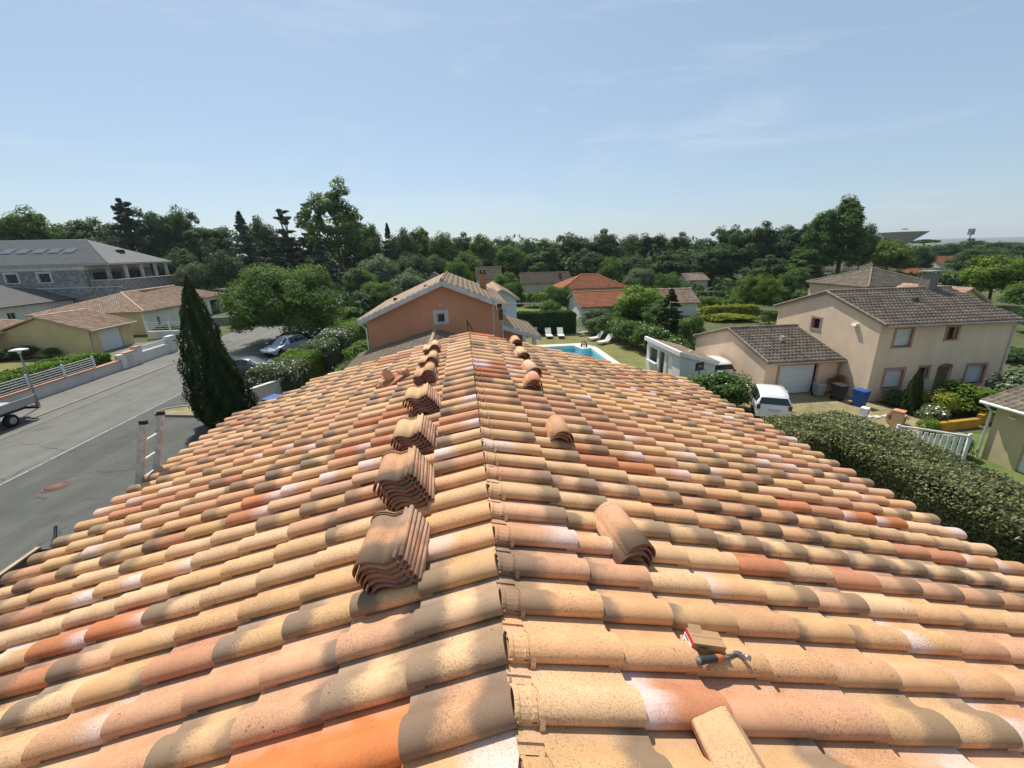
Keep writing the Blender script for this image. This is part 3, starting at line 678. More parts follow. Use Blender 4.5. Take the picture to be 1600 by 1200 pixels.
# ================================================================== GROUND
def ground_mat(name, cols, s1=.25, s2=3., bump=.3, rough=.95, fs=90):
    m, nt, b, out = nmat(name)
    n1 = pos_noise(nt, s1, 6, .6); n2 = pos_noise(nt, s2, 6, .65); n3 = pos_noise(nt, fs, 3, .6)
    f = math_n(nt, 'ADD', math_n(nt, 'MULTIPLY', n1, .5), math_n(nt, 'MULTIPLY', n2, .5))
    c = ramp(nt, [(.36+.28*i/(len(cols)-1), q) for i, q in enumerate(cols)], f).outputs[0]
    c = mix_n(nt, .45, c, mix_n(nt, smooth01(nt, n3, .3, .7), (.55, .55, .55), (1.35, 1.35, 1.35)), 'MULTIPLY')
    if 'asphalt' in name:                           # cracks, old patches and wheel wear
        vo = N(nt, 'ShaderNodeTexVoronoi', feature='DISTANCE_TO_EDGE', i_Scale=.22); gp2 = N(nt, 'ShaderNodeNewGeometry'); wv_ = N(nt, 'ShaderNodeVectorMath', operation='ADD'); nn_ = N(nt, 'ShaderNodeTexNoise', i_Scale=.8, i_Detail=5.)
        nt.links.new(gp2.outputs['Position'], nn_.inputs['Vector']); nt.links.new(gp2.outputs['Position'], wv_.inputs[0]); nt.links.new(nn_.outputs['Color'], wv_.inputs[1]); nt.links.new(wv_.outputs[0], vo.inputs['Vector'])
        ck = math_n(nt, 'MULTIPLY', math_n(nt, 'SUBTRACT', 1., smooth01(nt, vo.outputs[0], .0, .012)), smooth01(nt, pos_noise(nt, .35, 2), .46, .6)); c = mix_n(nt, math_n(nt, 'MULTIPLY', ck, .6), c, (.03, .03, .028))
        c = mix_n(nt, .5, c, mix_n(nt, smooth01(nt, pos_noise(nt, 1.0, 3, .5, (1.1, .03, 1)), .36, .64), (.80, .80, .80), (1.14, 1.14, 1.13)), 'MULTIPLY')
        c = mix_n(nt, math_n(nt, 'MULTIPLY', smooth01(nt, pos_noise(nt, .45, 4, .6), .60, .68), .35), c, (.045, .045, .042))
    nt.links.new(c, b.inputs['Base Color']); b.inputs['Roughness'].default_value = rough; b.inputs['Specular IOR Level'].default_value = .2
    bn = N(nt, 'ShaderNodeBump', i_Strength=bump, i_Distance=.03); nt.links.new(math_n(nt, 'ADD', n3, n2), bn.inputs['Height']); nt.links.new(bn.outputs[0], b.inputs['Normal'])
    MATS[name] = m; return m
G_FAR = ground_mat('countryside_grass', [(.050, .064, .022), (.075, .088, .030), (.115, .115, .048)], .05, .4)
G_LAWN = ground_mat('dry_lawn', [(.105, .115, .035), (.17, .165, .058), (.23, .20, .085)], .5, 2.5)
G_GREEN = ground_mat('green_lawn', [(.07, .11, .025), (.115, .155, .038), (.15, .17, .06)], .5, 2.5)
G_GRAVEL = ground_mat('dry_yard', [(.14, .13, .055), (.25, .205, .11), (.33, .275, .17)], .6, 2.2)
G_ASPH = ground_mat('asphalt_grey', [(.125, .121, .107), (.150, .145, .130), (.172, .166, .150)], .12, .9, .15, .9, 45)
G_APRON = ground_mat('asphalt_dark_green_grey', [(.072, .074, .066), (.090, .092, .082), (.108, .110, .098)], .16, .8, .2, .9, 35)
G_CONC = ground_mat('pale_concrete', [(.13, .125, .108), (.16, .152, .132), (.19, .18, .155)], .4, 2., .15, .9, 40)
def sheet(name, poly, z, mat, kind='structure', parent=None):
    mb = MB(); mb.add([(x, y, z) for x, y in poly], [tuple(range(len(poly)))]); o = mb.build(name, mat, parent)
    if kind: tag(o, kind=kind)
    return o
def rect(x0, x1, y0, y1): return [(x0, y0), (x1, y0), (x1, y1), (x0, y1)]
def frame_sheet(name, o, h, z, mat):
    """a sheet with a rectangular hole (the pool)"""
    (x0, x1, y0, y1), (a0, a1, b0, b1) = o, h; xs, ys = (x0, a0, a1, x1), (y0, b0, b1, y1); mb = MB()
    V_ = [(x, y, z) for y in ys for x in xs]; mb.add(V_, [(j*4+i, j*4+i+1, j*4+i+5, j*4+i+4) for j in range(3) for i in range(3) if (i, j) != (1, 1)])
    return tag(mb.build(name, mat), kind='structure')
HOLE = (4.3, 11.9, 29.6, 40.0)
frame_sheet('ground', (-9300, 9300, -4000, 9300), HOLE, 0, G_FAR)
frame_sheet('pool_lawn', (3, 15.6, 26, 46), HOLE, .004, G_LAWN)
yard = sheet('driveway_yard', rect(14.6, 23.5, 13.5, 23.1), .004, G_GRAVEL)
sheet('back_lawn', rect(7, 12.5, 47.5, 70), .004, G_GREEN)
sheet('gate_lawn', rect(18.6, 26, 9, 16.2), .008, G_GREEN)
sheet('house_side_path', rect(-9.4, -5.0, 9, 60), .004, G_GREEN)
# ================================================================== RIGHT: BEIGE HOUSE AND GARAGE
BEIGE = M('beige_pink_render', (.74, .565, .40), .92, .06, .7, .25, 70, fine=.12, fscale=25)
bh = thing('beige_house', 'two-storey beige house with brown tile roof, salmon window trims and white shutters', 'house', (0, 0, 0))
X0, X1, YF, YB, ZE, YRG, ZRG = 22.85, 31.4, 21.05, 29.1, 4.62, 25.05, 5.92
wf = WF((X0, YF), (X1, YF)); U = lambda x: x-X0
holes = [(U(23.85), U(24.85), 3.22, 4.2), (U(27.08), U(27.72), 3.5, 4.18), (U(23.8), U(24.9), .78, 1.85), (U(25.98), U(26.5), 1.3, 1.9), (U(29.1), U(30.25), .78, 1.85), (U(27.1), U(28.1), 0, 1.85)]
mb = MB(); wf.wall(mb, 0, ZE, holes)
wg = WF((X0, YB), (X0, YF)); gh = [(29.1-25.85, 29.1-25.2, 3.55, 4.2)]; wg.wall(mb, 0, ZE, gh, u1=wg.len-.24)
WF((X1, YF+.24), (X1, YB)).wall(mb, 0, ZE); WF((X1-.24, YB), (X0+.24, YB)).wall(mb, 0, ZE)
for x in (X0, X1-.24): mb.prism([(YF+.05, ZE), (YB-.05, ZE), (YRG, ZRG-.14)], x, x+.24, 'x')
mb.build('wall', BEIGE, bh)
for (a, b, c, d), st in zip(holes[:5], ('shutter', 'glass', 'shutter', 'glass', 'shutter')): window(bh, wf, a, b, c, d, PINK, .15, st, .19, WOODF if st == 'glass' else WPVC, st == 'glass' and b-a > .6)
window(bh, wg, *gh[0], PINK, .13, 'glass', .16, WOODF, False)
dm = M('oak_door', (.20, .125, .075), .6, .15, 3); mb = MB(); wf.box(mb, U(27.1), U(28.1), 0, 1.85, -.24, -.19); dr = mb.build('door', dm, bh)
for i in range(4):
    p = MB(); wf.box(p, U(27.14)+i*.235, U(27.14)+i*.235+.21, .05, 1.8, -.19, -.175); p.build('door_board', dm, dr)
arc = [(U(27.1)+.5-.5*math.cos(t*math.pi/8), 1.85+.22*math.sin(t*math.pi/8)) for t in range(9)]
mb = MB(); n = len(arc); A_ = [wf.p(u, v, .004) for u, v in arc]; B_ = [wf.p(u, v, -.05) for u, v in arc]; mb.add(A_+B_, [tuple(range(n))] + [(i, i+1, n+i+1, n+i) for i in range(n-1)]); mb.build('door_arch', dm, bh)
ov = .11
r1 = roof_plane(bh, [(X0-ov, YF-.38, ZE-.12), (X1+ov, YF-.38, ZE-.12), (X1+ov, YRG, ZRG), (X0-ov, YRG, ZRG)], T_GREY, .25, .36)
r2 = roof_plane(bh, [(X1+ov, YB+.38, ZE-.12), (X0-ov, YB+.38, ZE-.12), (X0-ov, YRG, ZRG), (X1+ov, YRG, ZRG)], T_GREY, .25, .36)
ridge_run(r1, (X0-ov, YRG, ZRG+.05), (X1+ov, YRG, ZRG+.05), T_GREY, .11)
for ya, za, yb, zb in ((YF-.38, ZE-.12, YRG, ZRG), (YB+.38, ZE-.12, YRG, ZRG)): ridge_run(r1, (X0-ov, ya, za+.05), (X0-ov, yb, zb+.05), T_GREY, .085, .36, 'verge_tile_row')
gutter(bh, (X0-.1, YF-.43, ZE-.17), (X1+.25, YF-.43, ZE-.17), M('beige_gutter', (.42, .34, .27), .5), .065)
pipe(bh, [(X1-.05, YF-.40, ZE-.2), (X1-.05, YF-.07, ZE-.5), (X1-.05, YF-.07, 0)], r=.05)
ch = MB().box(29.55, 30.15, 24.75, 25.4, 5.4, 6.85).build('chimney', M('grey_brown_render', (.22, .19, .16), .9), bh)
MB().box(29.45, 30.25, 24.65, 25.5, 6.98, 7.06).box(29.55, 29.65, 24.75, 24.85, 6.85, 6.98).box(30.05, 30.15, 24.75, 24.85, 6.85, 6.98).box(29.55, 29.65, 25.3, 25.4, 6.85, 6.98).box(30.05, 30.15, 25.3, 25.4, 6.85, 6.98).build('chimney_cap', M('concrete_cap', (.30, .29, .27), .9), ch)
MB().box(27.0, 27.25, 23.2, 23.4, 5.3, 5.62).build('roof_vent', M('roof_vent_brown', (.09, .06, .045), .8), r1)
MB().obox((X0-.10, 22.6, 4.25), (.16, .30, .16), (0, .3, 0)).tube([(X0, 22.6, 4.22), (X0-.1, 22.6, 4.25)], .03, 6).build('floodlight', WPVC, bh)
gg = thing('attached_garage', 'single-storey beige garage with white sectional door against the beige house', 'garage', (0, 0, 0))
GX0, GX1, GY0, GY1, GZ, GYR, GZR = 17.9, 22.84, 23.1, 31.1, 2.2, 27.1, 3.45
wf = WF((GX0, GY0), (GX1, GY0)); gd = (.95, 3.35, 0, 1.83)
mb = MB(); wf.wall(mb, 0, GZ, [gd]); WF((GX0, GY1), (GX0, GY0+.24)).wall(mb, 0, GZ); WF((GX1-.24, GY1), (GX0+.24, GY1)).wall(mb, 0, GZ)
mb.prism([(GY0+.04, GZ), (GY1-.04, GZ), (GYR, GZR-.13)], GX0, GX0+.24, 'x'); mb.build('wall', BEIGE, gg)
sectional_door(gg, wf, *gd)
mb = MB()
for a, b, c, d in ((gd[0]-.16, gd[0], 0, gd[3]+.16), (gd[1], gd[1]+.16, 0, gd[3]+.16), (gd[0], gd[1], gd[3], gd[3]+.16)): wf.box(mb, a, b, c, d, -.18, .02)
mb.build('door_surround', PINK, gg)
r1 = roof_plane(gg, [(GX0-.10, GY0-.33, GZ-.08), (GX1, GY0-.33, GZ-.08), (GX1, GYR, GZR), (GX0-.10, GYR, GZR)], T_GREY, .25, .36)
roof_plane(gg, [(GX1, GY1+.33, GZ-.08), (GX0-.10, GY1+.33, GZ-.08), (GX0-.10, GYR, GZR), (GX1, GYR, GZR)], T_GREY, .25, .36)
ridge_run(r1, (GX0-.10, GYR, GZR+.05), (GX1, GYR, GZR+.05), T_GREY, .11)
for ya, za in ((GY0-.33, GZ-.08), (GY1+.33, GZ-.08)): ridge_run(r1, (GX0-.10, ya, za+.05), (GX0-.10, GYR, GZR+.05), T_GREY, .085, .36, 'verge_tile_row')
gutter(gg, (GX0-.1, GY0-.38, GZ-.14), (GX1, GY0-.38, GZ-.14), MATS['beige_gutter'], .06)
pipe(gg, [(GX1-.12, GY0-.36, GZ-.2), (GX1-.12, GY0-.06, GZ-.45), (GX1-.12, GY0-.06, 0)], MATS['beige_gutter'])
MB().box(20.2, 20.42, 25.0, 25.25, 2.9, 3.22).build('roof_vent', M('pale_vent', (.42, .36, .28), .8), r1)
# ------------------------------------------------------------------ pool house
WHITEW = M('white_render', (.66, .65, .62), .9, .05, .8, .2, 60)
sh_ = thing('pool_shed', 'small white pool shed with sloping tile roof and open serving hatch', 'shed', (0, 0, 0))
SX0, SX1, SY0, SY1 = 13.5, 15.85, 25.0, 30.1
wf = WF((SX0, SY1), (SX0, SY0)); hl = [(.45, 1.75, .95, 1.9), (2.1, 2.85, 0, 1.95), (3.25, 4.0, 0, 1.9)]
mb = MB(); wf.wall(mb, 0, 2.3, hl, .15)
mb.prism([(SX0+.15, 0), (SX1, 0), (SX1, 1.68), (SX0+.15, 2.29)], SY0, SY0+.15, 'y'); mb.prism([(SX0+.15, 0), (SX1, 0), (SX1, 1.68), (SX0+.15, 2.29)], SY1-.15, SY1, 'y'); mb.box(SX1-.15, SX1, SY0+.15, SY1-.15, 0, 1.66)
mb.build('wall', WHITEW, sh_)
mb = MB(); wf.box(mb, .35, 1.85, .86, .95, -.15, .18); mb.build('serving_shelf', WPVC, sh_)
mb = MB(); wf.box(mb, 3.25, 4.0, 0, 1.9, -.12, -.07); mb.build('door', WPVC, sh_)
mb = MB(); wf.box(mb, 2.5, 2.85, 0, 1.95, -.12, -.07); mb.build('half_open_door', M('dark_brown_door', (.035, .028, .024), .6), sh_)
r1 = roof_plane(sh_, [(SX1+.2, SY0-.12, 1.72), (SX1+.2, SY1+.12, 1.72), (SX0-.1, SY1+.12, 2.46), (SX0-.1, SY0-.12, 2.46)], T_MIX, .22, .36)
MB().box(SX0-.2, SX0-.02, SY0-.15, SY1+.15, 2.28, 2.55).build('cornice', WHITEW, sh_)
mb = MB(); mb.prism([(SX0, 2.26), (SX1+.15, 1.55), (SX1+.15, 1.78), (SX0, 2.52)], SY0-.16, SY0-.10, 'y'); mb.build('verge_board', WPVC, sh_)
MB().lathe([(.16, 0), (.16, .18), (.13, .2), (.05, .24), (0, .25)], (15.0, 26.6, 1.98), 10).build('roof_vent', MATS['pale_vent'], r1)
bk = thing('basketball_hoop', 'black basketball hoop on a pole beside the pool shed', 'hoop', (14.15, 23.9, 0), R(20))
BLK = M('black_plastic', (.012, .012, .013), .5, .1, spec=.4)
MB().tube([(0, 0, 0), (0, 0, 1.75)], .035, 8).build('pole', BLK, bk); MB().box(-.34, .34, -.03, .02, 1.6, 2.1).build('backboard', BLK, bk)
mb = MB(); mb.box(-.12, .12, -.034, -.031, 1.86, 1.885); mb.box(-.12, -.095, -.034, -.031, 1.72, 1.86); mb.box(.095, .12, -.034, -.031, 1.72, 1.86); mb.build('target_mark', WPVC, bk)
mb = MB(); ring = [(.17*math.cos(t*math.pi/8), -.21+.17*math.sin(t*math.pi/8), 1.72) for t in range(17)]; mb.tube(ring, .012, 5, False); mb.build('rim', BLK, bk)
# ------------------------------------------------------------------ pool, loungers
pool = thing('swimming_pool', 'angular turquoise swimming pool with white coping on the dry lawn', 'pool', (0, 0, 0))
inn = [(4.6, 39.45), (10.3, 39.5), (10.7, 37.9), (11.62, 38.05), (11.62, 30), (4.6, 30)]; outp = [(4, 40.4), (11.15, 40.4), (11.8, 39.3), (12.25, 38.4), (12.25, 29.3), (4, 29.3)]
mb = MB(); n = 6
V_ = [(x, y, .05) for x, y in outp] + [(x, y, .05) for x, y in inn] + [(x, y, 0) for x, y in outp] + [(x, y, -.06) for x, y in inn]
mb.add(V_, [(i, (i+1) % 6, 6+(i+1) % 6, 6+i) for i in range(6)] + [(12+i, 12+(i+1) % 6, (i+1) % 6, i) for i in range(6)] + [(6+i, 6+(i+1) % 6, 18+(i+1) % 6, 18+i) for i in range(6)])
mb.build('coping', M('white_stone_coping', (.56, .535, .485), .85, .06, 2), pool)
m, nt, b, o_ = nmat('pool_liner'); b.inputs['Base Color'].default_value = (.16, .50, .60, 1); b.inputs['Roughness'].default_value = .5
nt.links.new(mix_n(nt, smooth01(nt, pos_noise(nt, 1.2, 3), .3, .7), (.20, .58, .66), (.28, .68, .74)), b.inputs['Base Color'])
mb = MB(); V_ = [(x, y, -.06) for x, y in inn] + [(x, y, -.95) for x, y in inn]; mb.add(V_, [tuple(range(6, 12))] + [(i, (i+1) % 6, 6+(i+1) % 6, 6+i) for i in range(6)]); mb.build('basin', m, pool)
m, nt, b, o_ = nmat('pool_water'); tr = N(nt, 'ShaderNodeBsdfTransparent'); tr.inputs[0].default_value = (.82, .96, .98, 1); gl = N(nt, 'ShaderNodeBsdfGlossy', i_Roughness=.04)
fr = N(nt, 'ShaderNodeFresnel', i_IOR=1.12); bn = N(nt, 'ShaderNodeBump', i_Strength=.25, i_Distance=.05); nt.links.new(pos_noise(nt, 3.5, 3), bn.inputs['Height']); nt.links.new(bn.outputs[0], gl.inputs['Normal']); nt.links.new(bn.outputs[0], fr.inputs['Normal'])
ms = N(nt, 'ShaderNodeMixShader'); nt.links.new(math_n(nt, 'MULTIPLY', fr.outputs[0], .35), ms.inputs[0]); nt.links.new(tr.outputs[0], ms.inputs[1]); nt.links.new(gl.outputs[0], ms.inputs[2]); nt.links.new(ms.outputs[0], o_.inputs[0])
mb = MB(); mb.add([(x, y, -.10) for x, y in inn], [tuple(range(6))]); mb.build('water', m, pool)
# the ground must open under the pool: lower it there by building the lawn and ground around it
LW = M('white_sling', (.60, .59, .55), .7, .05); LF = M('pale_aluminium', (.55, .55, .53), .4, metal=.3)
def lounger(label, x, y, rz):
    t = thing('sun_lounger', label, 'sun lounger', (x, y, 0), rz, 'white loungers round the pool')     # foot at origin, head towards +y
    mb = MB(); mb.box(-.34, -.30, 0, 1.25, .26, .31); mb.box(.30, .34, 0, 1.25, .26, .31); mb.box(-.34, .34, 0, .05, .26, .31); mb.build('frame', LF, t)
    MB().box(-.30, .30, .03, 1.2, .285, .312).build('seat', LW, t)
    MB().obox((0, 1.52, .60), (.62, .80, .035), (R(46), 0, 0)).build('backrest', LW, t)
    for px, py in ((-.31, .12), (.31, .12), (-.31, 1.15), (.31, 1.15)): MB().box(px-.025, px+.025, py-.025, py+.025, 0, .27).build('leg', LF, t)
    return t
lounger('white sun lounger cut off at the left, beside the lean-to roof', 7.35, 44.0, R(-6))
lounger('white sun lounger before the dark hedge, left of the upright pair', 8.8, 43.2, R(-3))
lounger('white sun lounger before the dark hedge, right of the upright pair', 10.0, 43.1, R(-6))
lounger('white sun lounger set sideways between bench and pool corner', 12.45, 41.3, R(-62))
lounger('white sun lounger set sideways nearest the flowering shrubs', 12.75, 39.4, R(-60))
bn_ = thing('garden_bench', 'white slatted garden bench in front of the dark hedge', 'bench', (12.65, 44.3, 0), R(18))
mb = MB(); mb.box(-.75, .75, -.25, .25, .40, .44); mb.build('seat', LW, bn_)
for z in (.58, .72, .84): MB().box(-.75, .75, .25, .28, z, z+.07).build('back_slat', LW, bn_)
for x in (-.7, .7): MB().box(x-.03, x+.03, -.24, .28, .0, .06).box(x-.03, x+.03, .22, .28, .06, .9).box(x-.03, x+.03, -.24, -.18, .06, .6).build('leg_frame', LW, bn_)
ty = thing('ride_on_toy', 'small pink and black toy on two round feet at the pool corner', 'toy', (11.15, 38.75, .05), R(-10))
MB().lathe([(0, .0), (.16, .03), (.2, .16), (.13, .3), (0, .34)], (0, 0, .10), 10).build('body', M('pale_pink_plastic', (.62, .38, .38), .5), ty)
for x in (-.24, .24): MB().lathe([(0, -.06), (.12, -.06), (.12, .06), (0, .06)], (x, 0, .12), 12, 'x').build('wheel', BLK, ty)
MB().tube([(-.24, 0, .16), (-.18, .02, .42), (0, .02, .52), (.18, .02, .42), (.24, 0, .16)], .05, 6).build('handle', M('dark_red_plastic', (.10, .02, .025), .5), ty)
# ------------------------------------------------------------------ cars
def paint(name, c, coat=.6): return M(name, c, .35, .02, .5, spec=.5, coat=coat)
TYRE = M('tyre_rubber', (.015, .015, .016), .9); RIM = M('alloy_rim', (.32, .33, .34), .35, metal=.8)
def car(name, label, x, y, rz, mat, dark=None, L_=4.0, W=1.72, H=1.54, wagon=True, plate=True, group=None):
    """car with its nose towards +y; lofted body, separate windows, wheels, lights, mirrors"""
    t = thing(name, label, 'car', (x, y, 0), rz, group); hw = W/2
    S = [(0, .48, .60, .60, .72), (.10, .30, .70, .70, .86), (.45, .24, .80, .80, .96), (1.0, .22, .93, .93, 1.0), (1.78, .2, .97, H-.08, 1.0), (2.35, .2, .99, H, 1.0), (3.0, .2, 1.01, H-.01, 1.0), (3.45, .22, 1.03, H-.07, 1.0), (3.72, .25, 1.03, H-.20, .98), (3.93, .28, .98, .98, .93), (4.0, .45, .72, .72, .86)]
    if not wagon: S = [(0, .48, .58, .58, .72), (.10, .30, .66, .66, .86), (.45, .24, .76, .76, .96), (1.2, .22, .88, .88, 1.0), (1.95, .2, .92, H-.08, 1.0), (2.4, .2, .93, H, 1.0), (2.85, .2, .94, H-.05, 1.0), (3.5, .24, .96, .99, .98), (3.85, .28, .95, .95, .95), (3.95, .35, .85, .85, .92), (4.0, .45, .68, .68, .86)]
    k = L_/4.0; rings = []
    for (s, zb, zt, zr, ws) in S:
        yy = (4.0-s)*k - 2.0*k; w_ = hw*ws; roofw = w_*(.76 if zr > zt+.05 else .90); zm = (zb+zt)*.5
        rings.append([(w_*.90, yy, zb), (w_, yy, zm), (w_*.965, yy, zt), (roofw, yy, max(zr-.03, zt) if zr > zt+.05 else zt+.012), (roofw*.5, yy, zr + (.0 if zr > zt+.05 else .03))])
    full = [r + [(-p[0], p[1], p[2]) for p in r[::-1]] for r in rings]; m_ = len(full[0]); mb = MB(); gl = MB()
    for r in full: mb.v += r
    def off(ps, d=.006):
        ps = [Vector(p) for p in ps]; nn = (ps[1]-ps[0]).cross(ps[2]-ps[0]); nn.normalize(); c = sum(ps, Vector())/len(ps)
        if nn.dot(c - Vector((0, c.y*.7, .6))) < 0: nn = -nn
        ps = [c + (p-c)*.93 + nn*d for p in ps]; return ps
    wins = []
    for i in range(len(full)-1):
        for j in range(m_-1):
            mb.f.append((i*m_+j, i*m_+j+1, (i+1)*m_+j+1, (i+1)*m_+j)); mb.sm.append(True)
            q = [full[i][j], full[i][j+1], full[i+1][j+1], full[i+1][j]]
            cab0, cab1 = S[i][3] > S[i][2]+.05, S[i+1][3] > S[i+1][2]+.05
            if j in (2, 6) and (cab0 and cab1): wins.append(('side_window', off(q)))
    mb.add(full[0], [tuple(range(m_))]); mb.add(full[-1], [tuple(range(m_))[::-1]])
    cab = [i for i in range(len(S)) if S[i][3] > S[i][2]+.05]; i0, i1 = cab[0], cab[-1]
    wins.append(('windscreen', off([full[i0-1][2], full[i0-1][7], full[i0][6], full[i0][3]], .02)))
    wins.append(('rear_window', off([full[i1][3], full[i1][6], full[i1+1][7], full[i1+1][2]], .02)))
    body = mb.build('body', mat, t)
    for nm, q in wins: MB().add(q, [(0, 1, 2, 3)]).build(nm, GLASS, t)
    for s in (-1, 1):
        for yy in (1.28*k, -1.25*k):
            wl_ = MB().lathe([(0, -.10), (.31, -.10), (.335, -.06), (.335, .06), (.31, .10), (.2, .10)], (s*(hw-.10), yy, .325), 18, 'x').build('wheel', TYRE, t)
            MB().lathe([(.205, -.02), (.19, .0), (.06, .012), (0, .02)], (s*(hw+.004), yy, .325), 14, 'x').build('rim', RIM, wl_)
            MB().lathe([(.40, -.015), (.40, .004), (0, .004)], (s*(hw-.012), yy, .36), 18, 'x').build('wheel_arch', BLK, t)
        MB().obox((s*(hw+.09), .52*k, 1.0), (.20, .12, .13)).build('mirror', mat, t)
        MB().obox((s*hw*.74, 1.90*k, .68), (.34, .12, .13)).build('headlight', WPVC, t)
        MB().obox((s*hw*.83, -1.955*k, .86), (.16, .09, .24), (0, 0, 0)).build('rear_light', M('red_lens', (.16, .018, .02), .25), t)
    MB().box(-hw*.92, hw*.92, -2.03*k, -1.93*k, .34, .58).build('rear_bumper', mat, t)
    if plate: MB().box(-.25, .25, -2.036*k-.01, -1.99*k, .70, .80).build('number_plate', M('plate_pale', (.45, .45, .42), .5), t)
    MB().box(-hw*.7, hw*.7, -1.75*k, 1.7*k, .16, .26).build('underbody', BLK, t)
    return t
car('hatchback_car', 'white hatchback on the yard seen from behind, facing the garage', 16.45, 20.75, R(-27), paint('white_paint', (.70, .70, .69)), L_=4.0)
car('hatchback_car', 'white car half hidden behind the pool shed and rose bush', 16.92, 27.6, R(2), MATS['white_paint'], L_=4.0)
# ------------------------------------------------------------------ bins, stones, mailbox, pillar, gate
def bin_(label, x, y, rz, cb, cl, h=1.02, s=1.):
    t = thing('wheeled_bin', label, 'bin', (x, y, 0), rz)
    b0, b1 = .21*s, .28*s; mb = MB(); V_ = [(i*b0, j*b0*1.1, .06) for i, j in ((-1, -1), (1, -1), (1, 1), (-1, 1))] + [(i*b1, j*b1*1.15, h*.93) for i, j in ((-1, -1), (1, -1), (1, 1), (-1, 1))]
    mb.add(V_, [(3, 2, 1, 0), (4, 5, 6, 7), (0, 1, 5, 4), (1, 2, 6, 5), (2, 3, 7, 6), (3, 0, 4, 7)]); mb.build('body', cb, t)
    mb = MB(); mb.prism([(-b1*1.22, h*.93), (b1*1.28, h*.93), (b1*1.25, h), (-b1*.9, h*.985), (-b1*1.2, h*.95)], -b1*1.06, b1*1.06, 'x'); mb.build('lid', cl, t)
    MB().tube([(-b1*.8, b1*1.35, h*.93), (b1*.8, b1*1.35, h*.93)], .018, 6).build('handle', cb, t)
    for q in (-1, 1): MB().lathe([(0, -.03), (.1, -.03), (.1, .03), (0, .03)], (q*b0*1.05, b0*1.15, .1), 12, 'x').build('wheel', TYRE, t)
    return t
BLUE = M('blue_bin_plastic', (.015, .075, .28), .45, .05, spec=.4); DGREY = M('dark_bin_plastic', (.022, .024, .026), .5, .08, spec=.4); GREYB = M('grey_bin_plastic', (.30, .30, .30), .5, .08)
bin_('blue wheeled bin by the beige house corner', 21.95, 20.5, R(12), BLUE, BLUE, .98, .98)
bin_('black wheeled bin between the blue bin and the grey one', 21.65, 21.6, R(5), DGREY, DGREY, .98, .98)
bin_('small grey bin nearest the garage wall', 21.1, 22.45, R(-8), GREYB, GREYB, .8, .85)
STONE = M('pale_slab', (.50, .48, .42), .9, .08, 5)
for i, (x, y) in enumerate(((19.65, 19.35), (20.35, 19.25), (21.0, 18.95), (21.4, 18.85), (21.95, 18.85))): MB().obox((x, y, .025), (.42, .30, .05), (0, 0, R(-8+5*i))).build('stepping_stone', STONE, yard)
mbx = thing('mailbox', 'white letterbox on a pale post behind the clipped hedge', 'mailbox', (19.8, 18.1, 0), R(30))
MB().box(-.28, .28, -.12, .12, 0, .55).build('post', M('pale_block', (.42, .40, .36), .9), mbx); MB().box(-.2, .2, -.16, .16, .55, .92).build('box', WPVC, mbx)
MB().box(-.12, .12, -.165, -.16, .74, .79).build('letter_slot', BLK, mbx); MB().box(-.10, .10, -.168, -.16, .62, .69).build('name_plate', DGREY, mbx)
gp_ = thing('gate_pillar', 'stepped orange and cream gate pillar beside the white gate', 'pillar', (20.85, 17.3, 0), R(28))
MB().box(-.28, .12, -.2, .2, 0, .95).build('tall_block', M('orange_cream_render', (.62, .42, .24), .9, .12, 3), gp_); MB().box(-.31, .15, -.23, .23, .95, 1.02).build('tall_cap', M('terracotta_cap', (.52, .24, .13), .8), gp_)
MB().box(.121, .5, -.18, .18, 0, .62).build('low_block', M('grey_block', (.25, .23, .2), .9), gp_); MB().box(.152, .54, -.21, .21, .62, .69).build('low_cap', MATS['terracotta_cap'], gp_)
gt = thing('slatted_gate', 'white slatted garden gate with a sagging curved top rail', 'gate', (18.2, 14.95, 0), R(-26))
for i in range(11): zt = 1.30 - .16*math.sin(math.pi*min(1, i/10)*.5)*.6; MB().box(.08+i*.20, .21+i*.20, -.015, .015, .12, zt-.09).build('slat', WPVC, gt)
mb = MB(); mb.tube([(0, 0, 1.33), (.6, 0, 1.30), (1.2, 0, 1.25), (1.8, 0, 1.20), (2.32, 0, 1.17)], .045, 6); mb.build('top_rail', WPVC, gt)
MB().box(0, 2.3, -.03, .03, .05, .12).build('bottom_rail', WPVC, gt)
for x in (-.04, 2.36): MB().box(x-.05, x+.05, -.05, .05, 0, 1.28 if x > 1 else 1.4).build('post', WPVC, gt)
yw = thing('yellow_wall', 'low ochre yellow garden wall under the shrubs', 'wall', (0, 0, 0)); OCH = M('ochre_render', (.40, .22, .035), .9, .15, 2.5)
MB().obox((23.6, 16.9, .22), (2.7, .22, .44), (0, 0, R(4))).build('wall_length', OCH, yw); MB().obox((25.9, 17.35, .26), (1.2, .22, .52), (0, 0, R(14))).build('wall_length', OCH, yw)
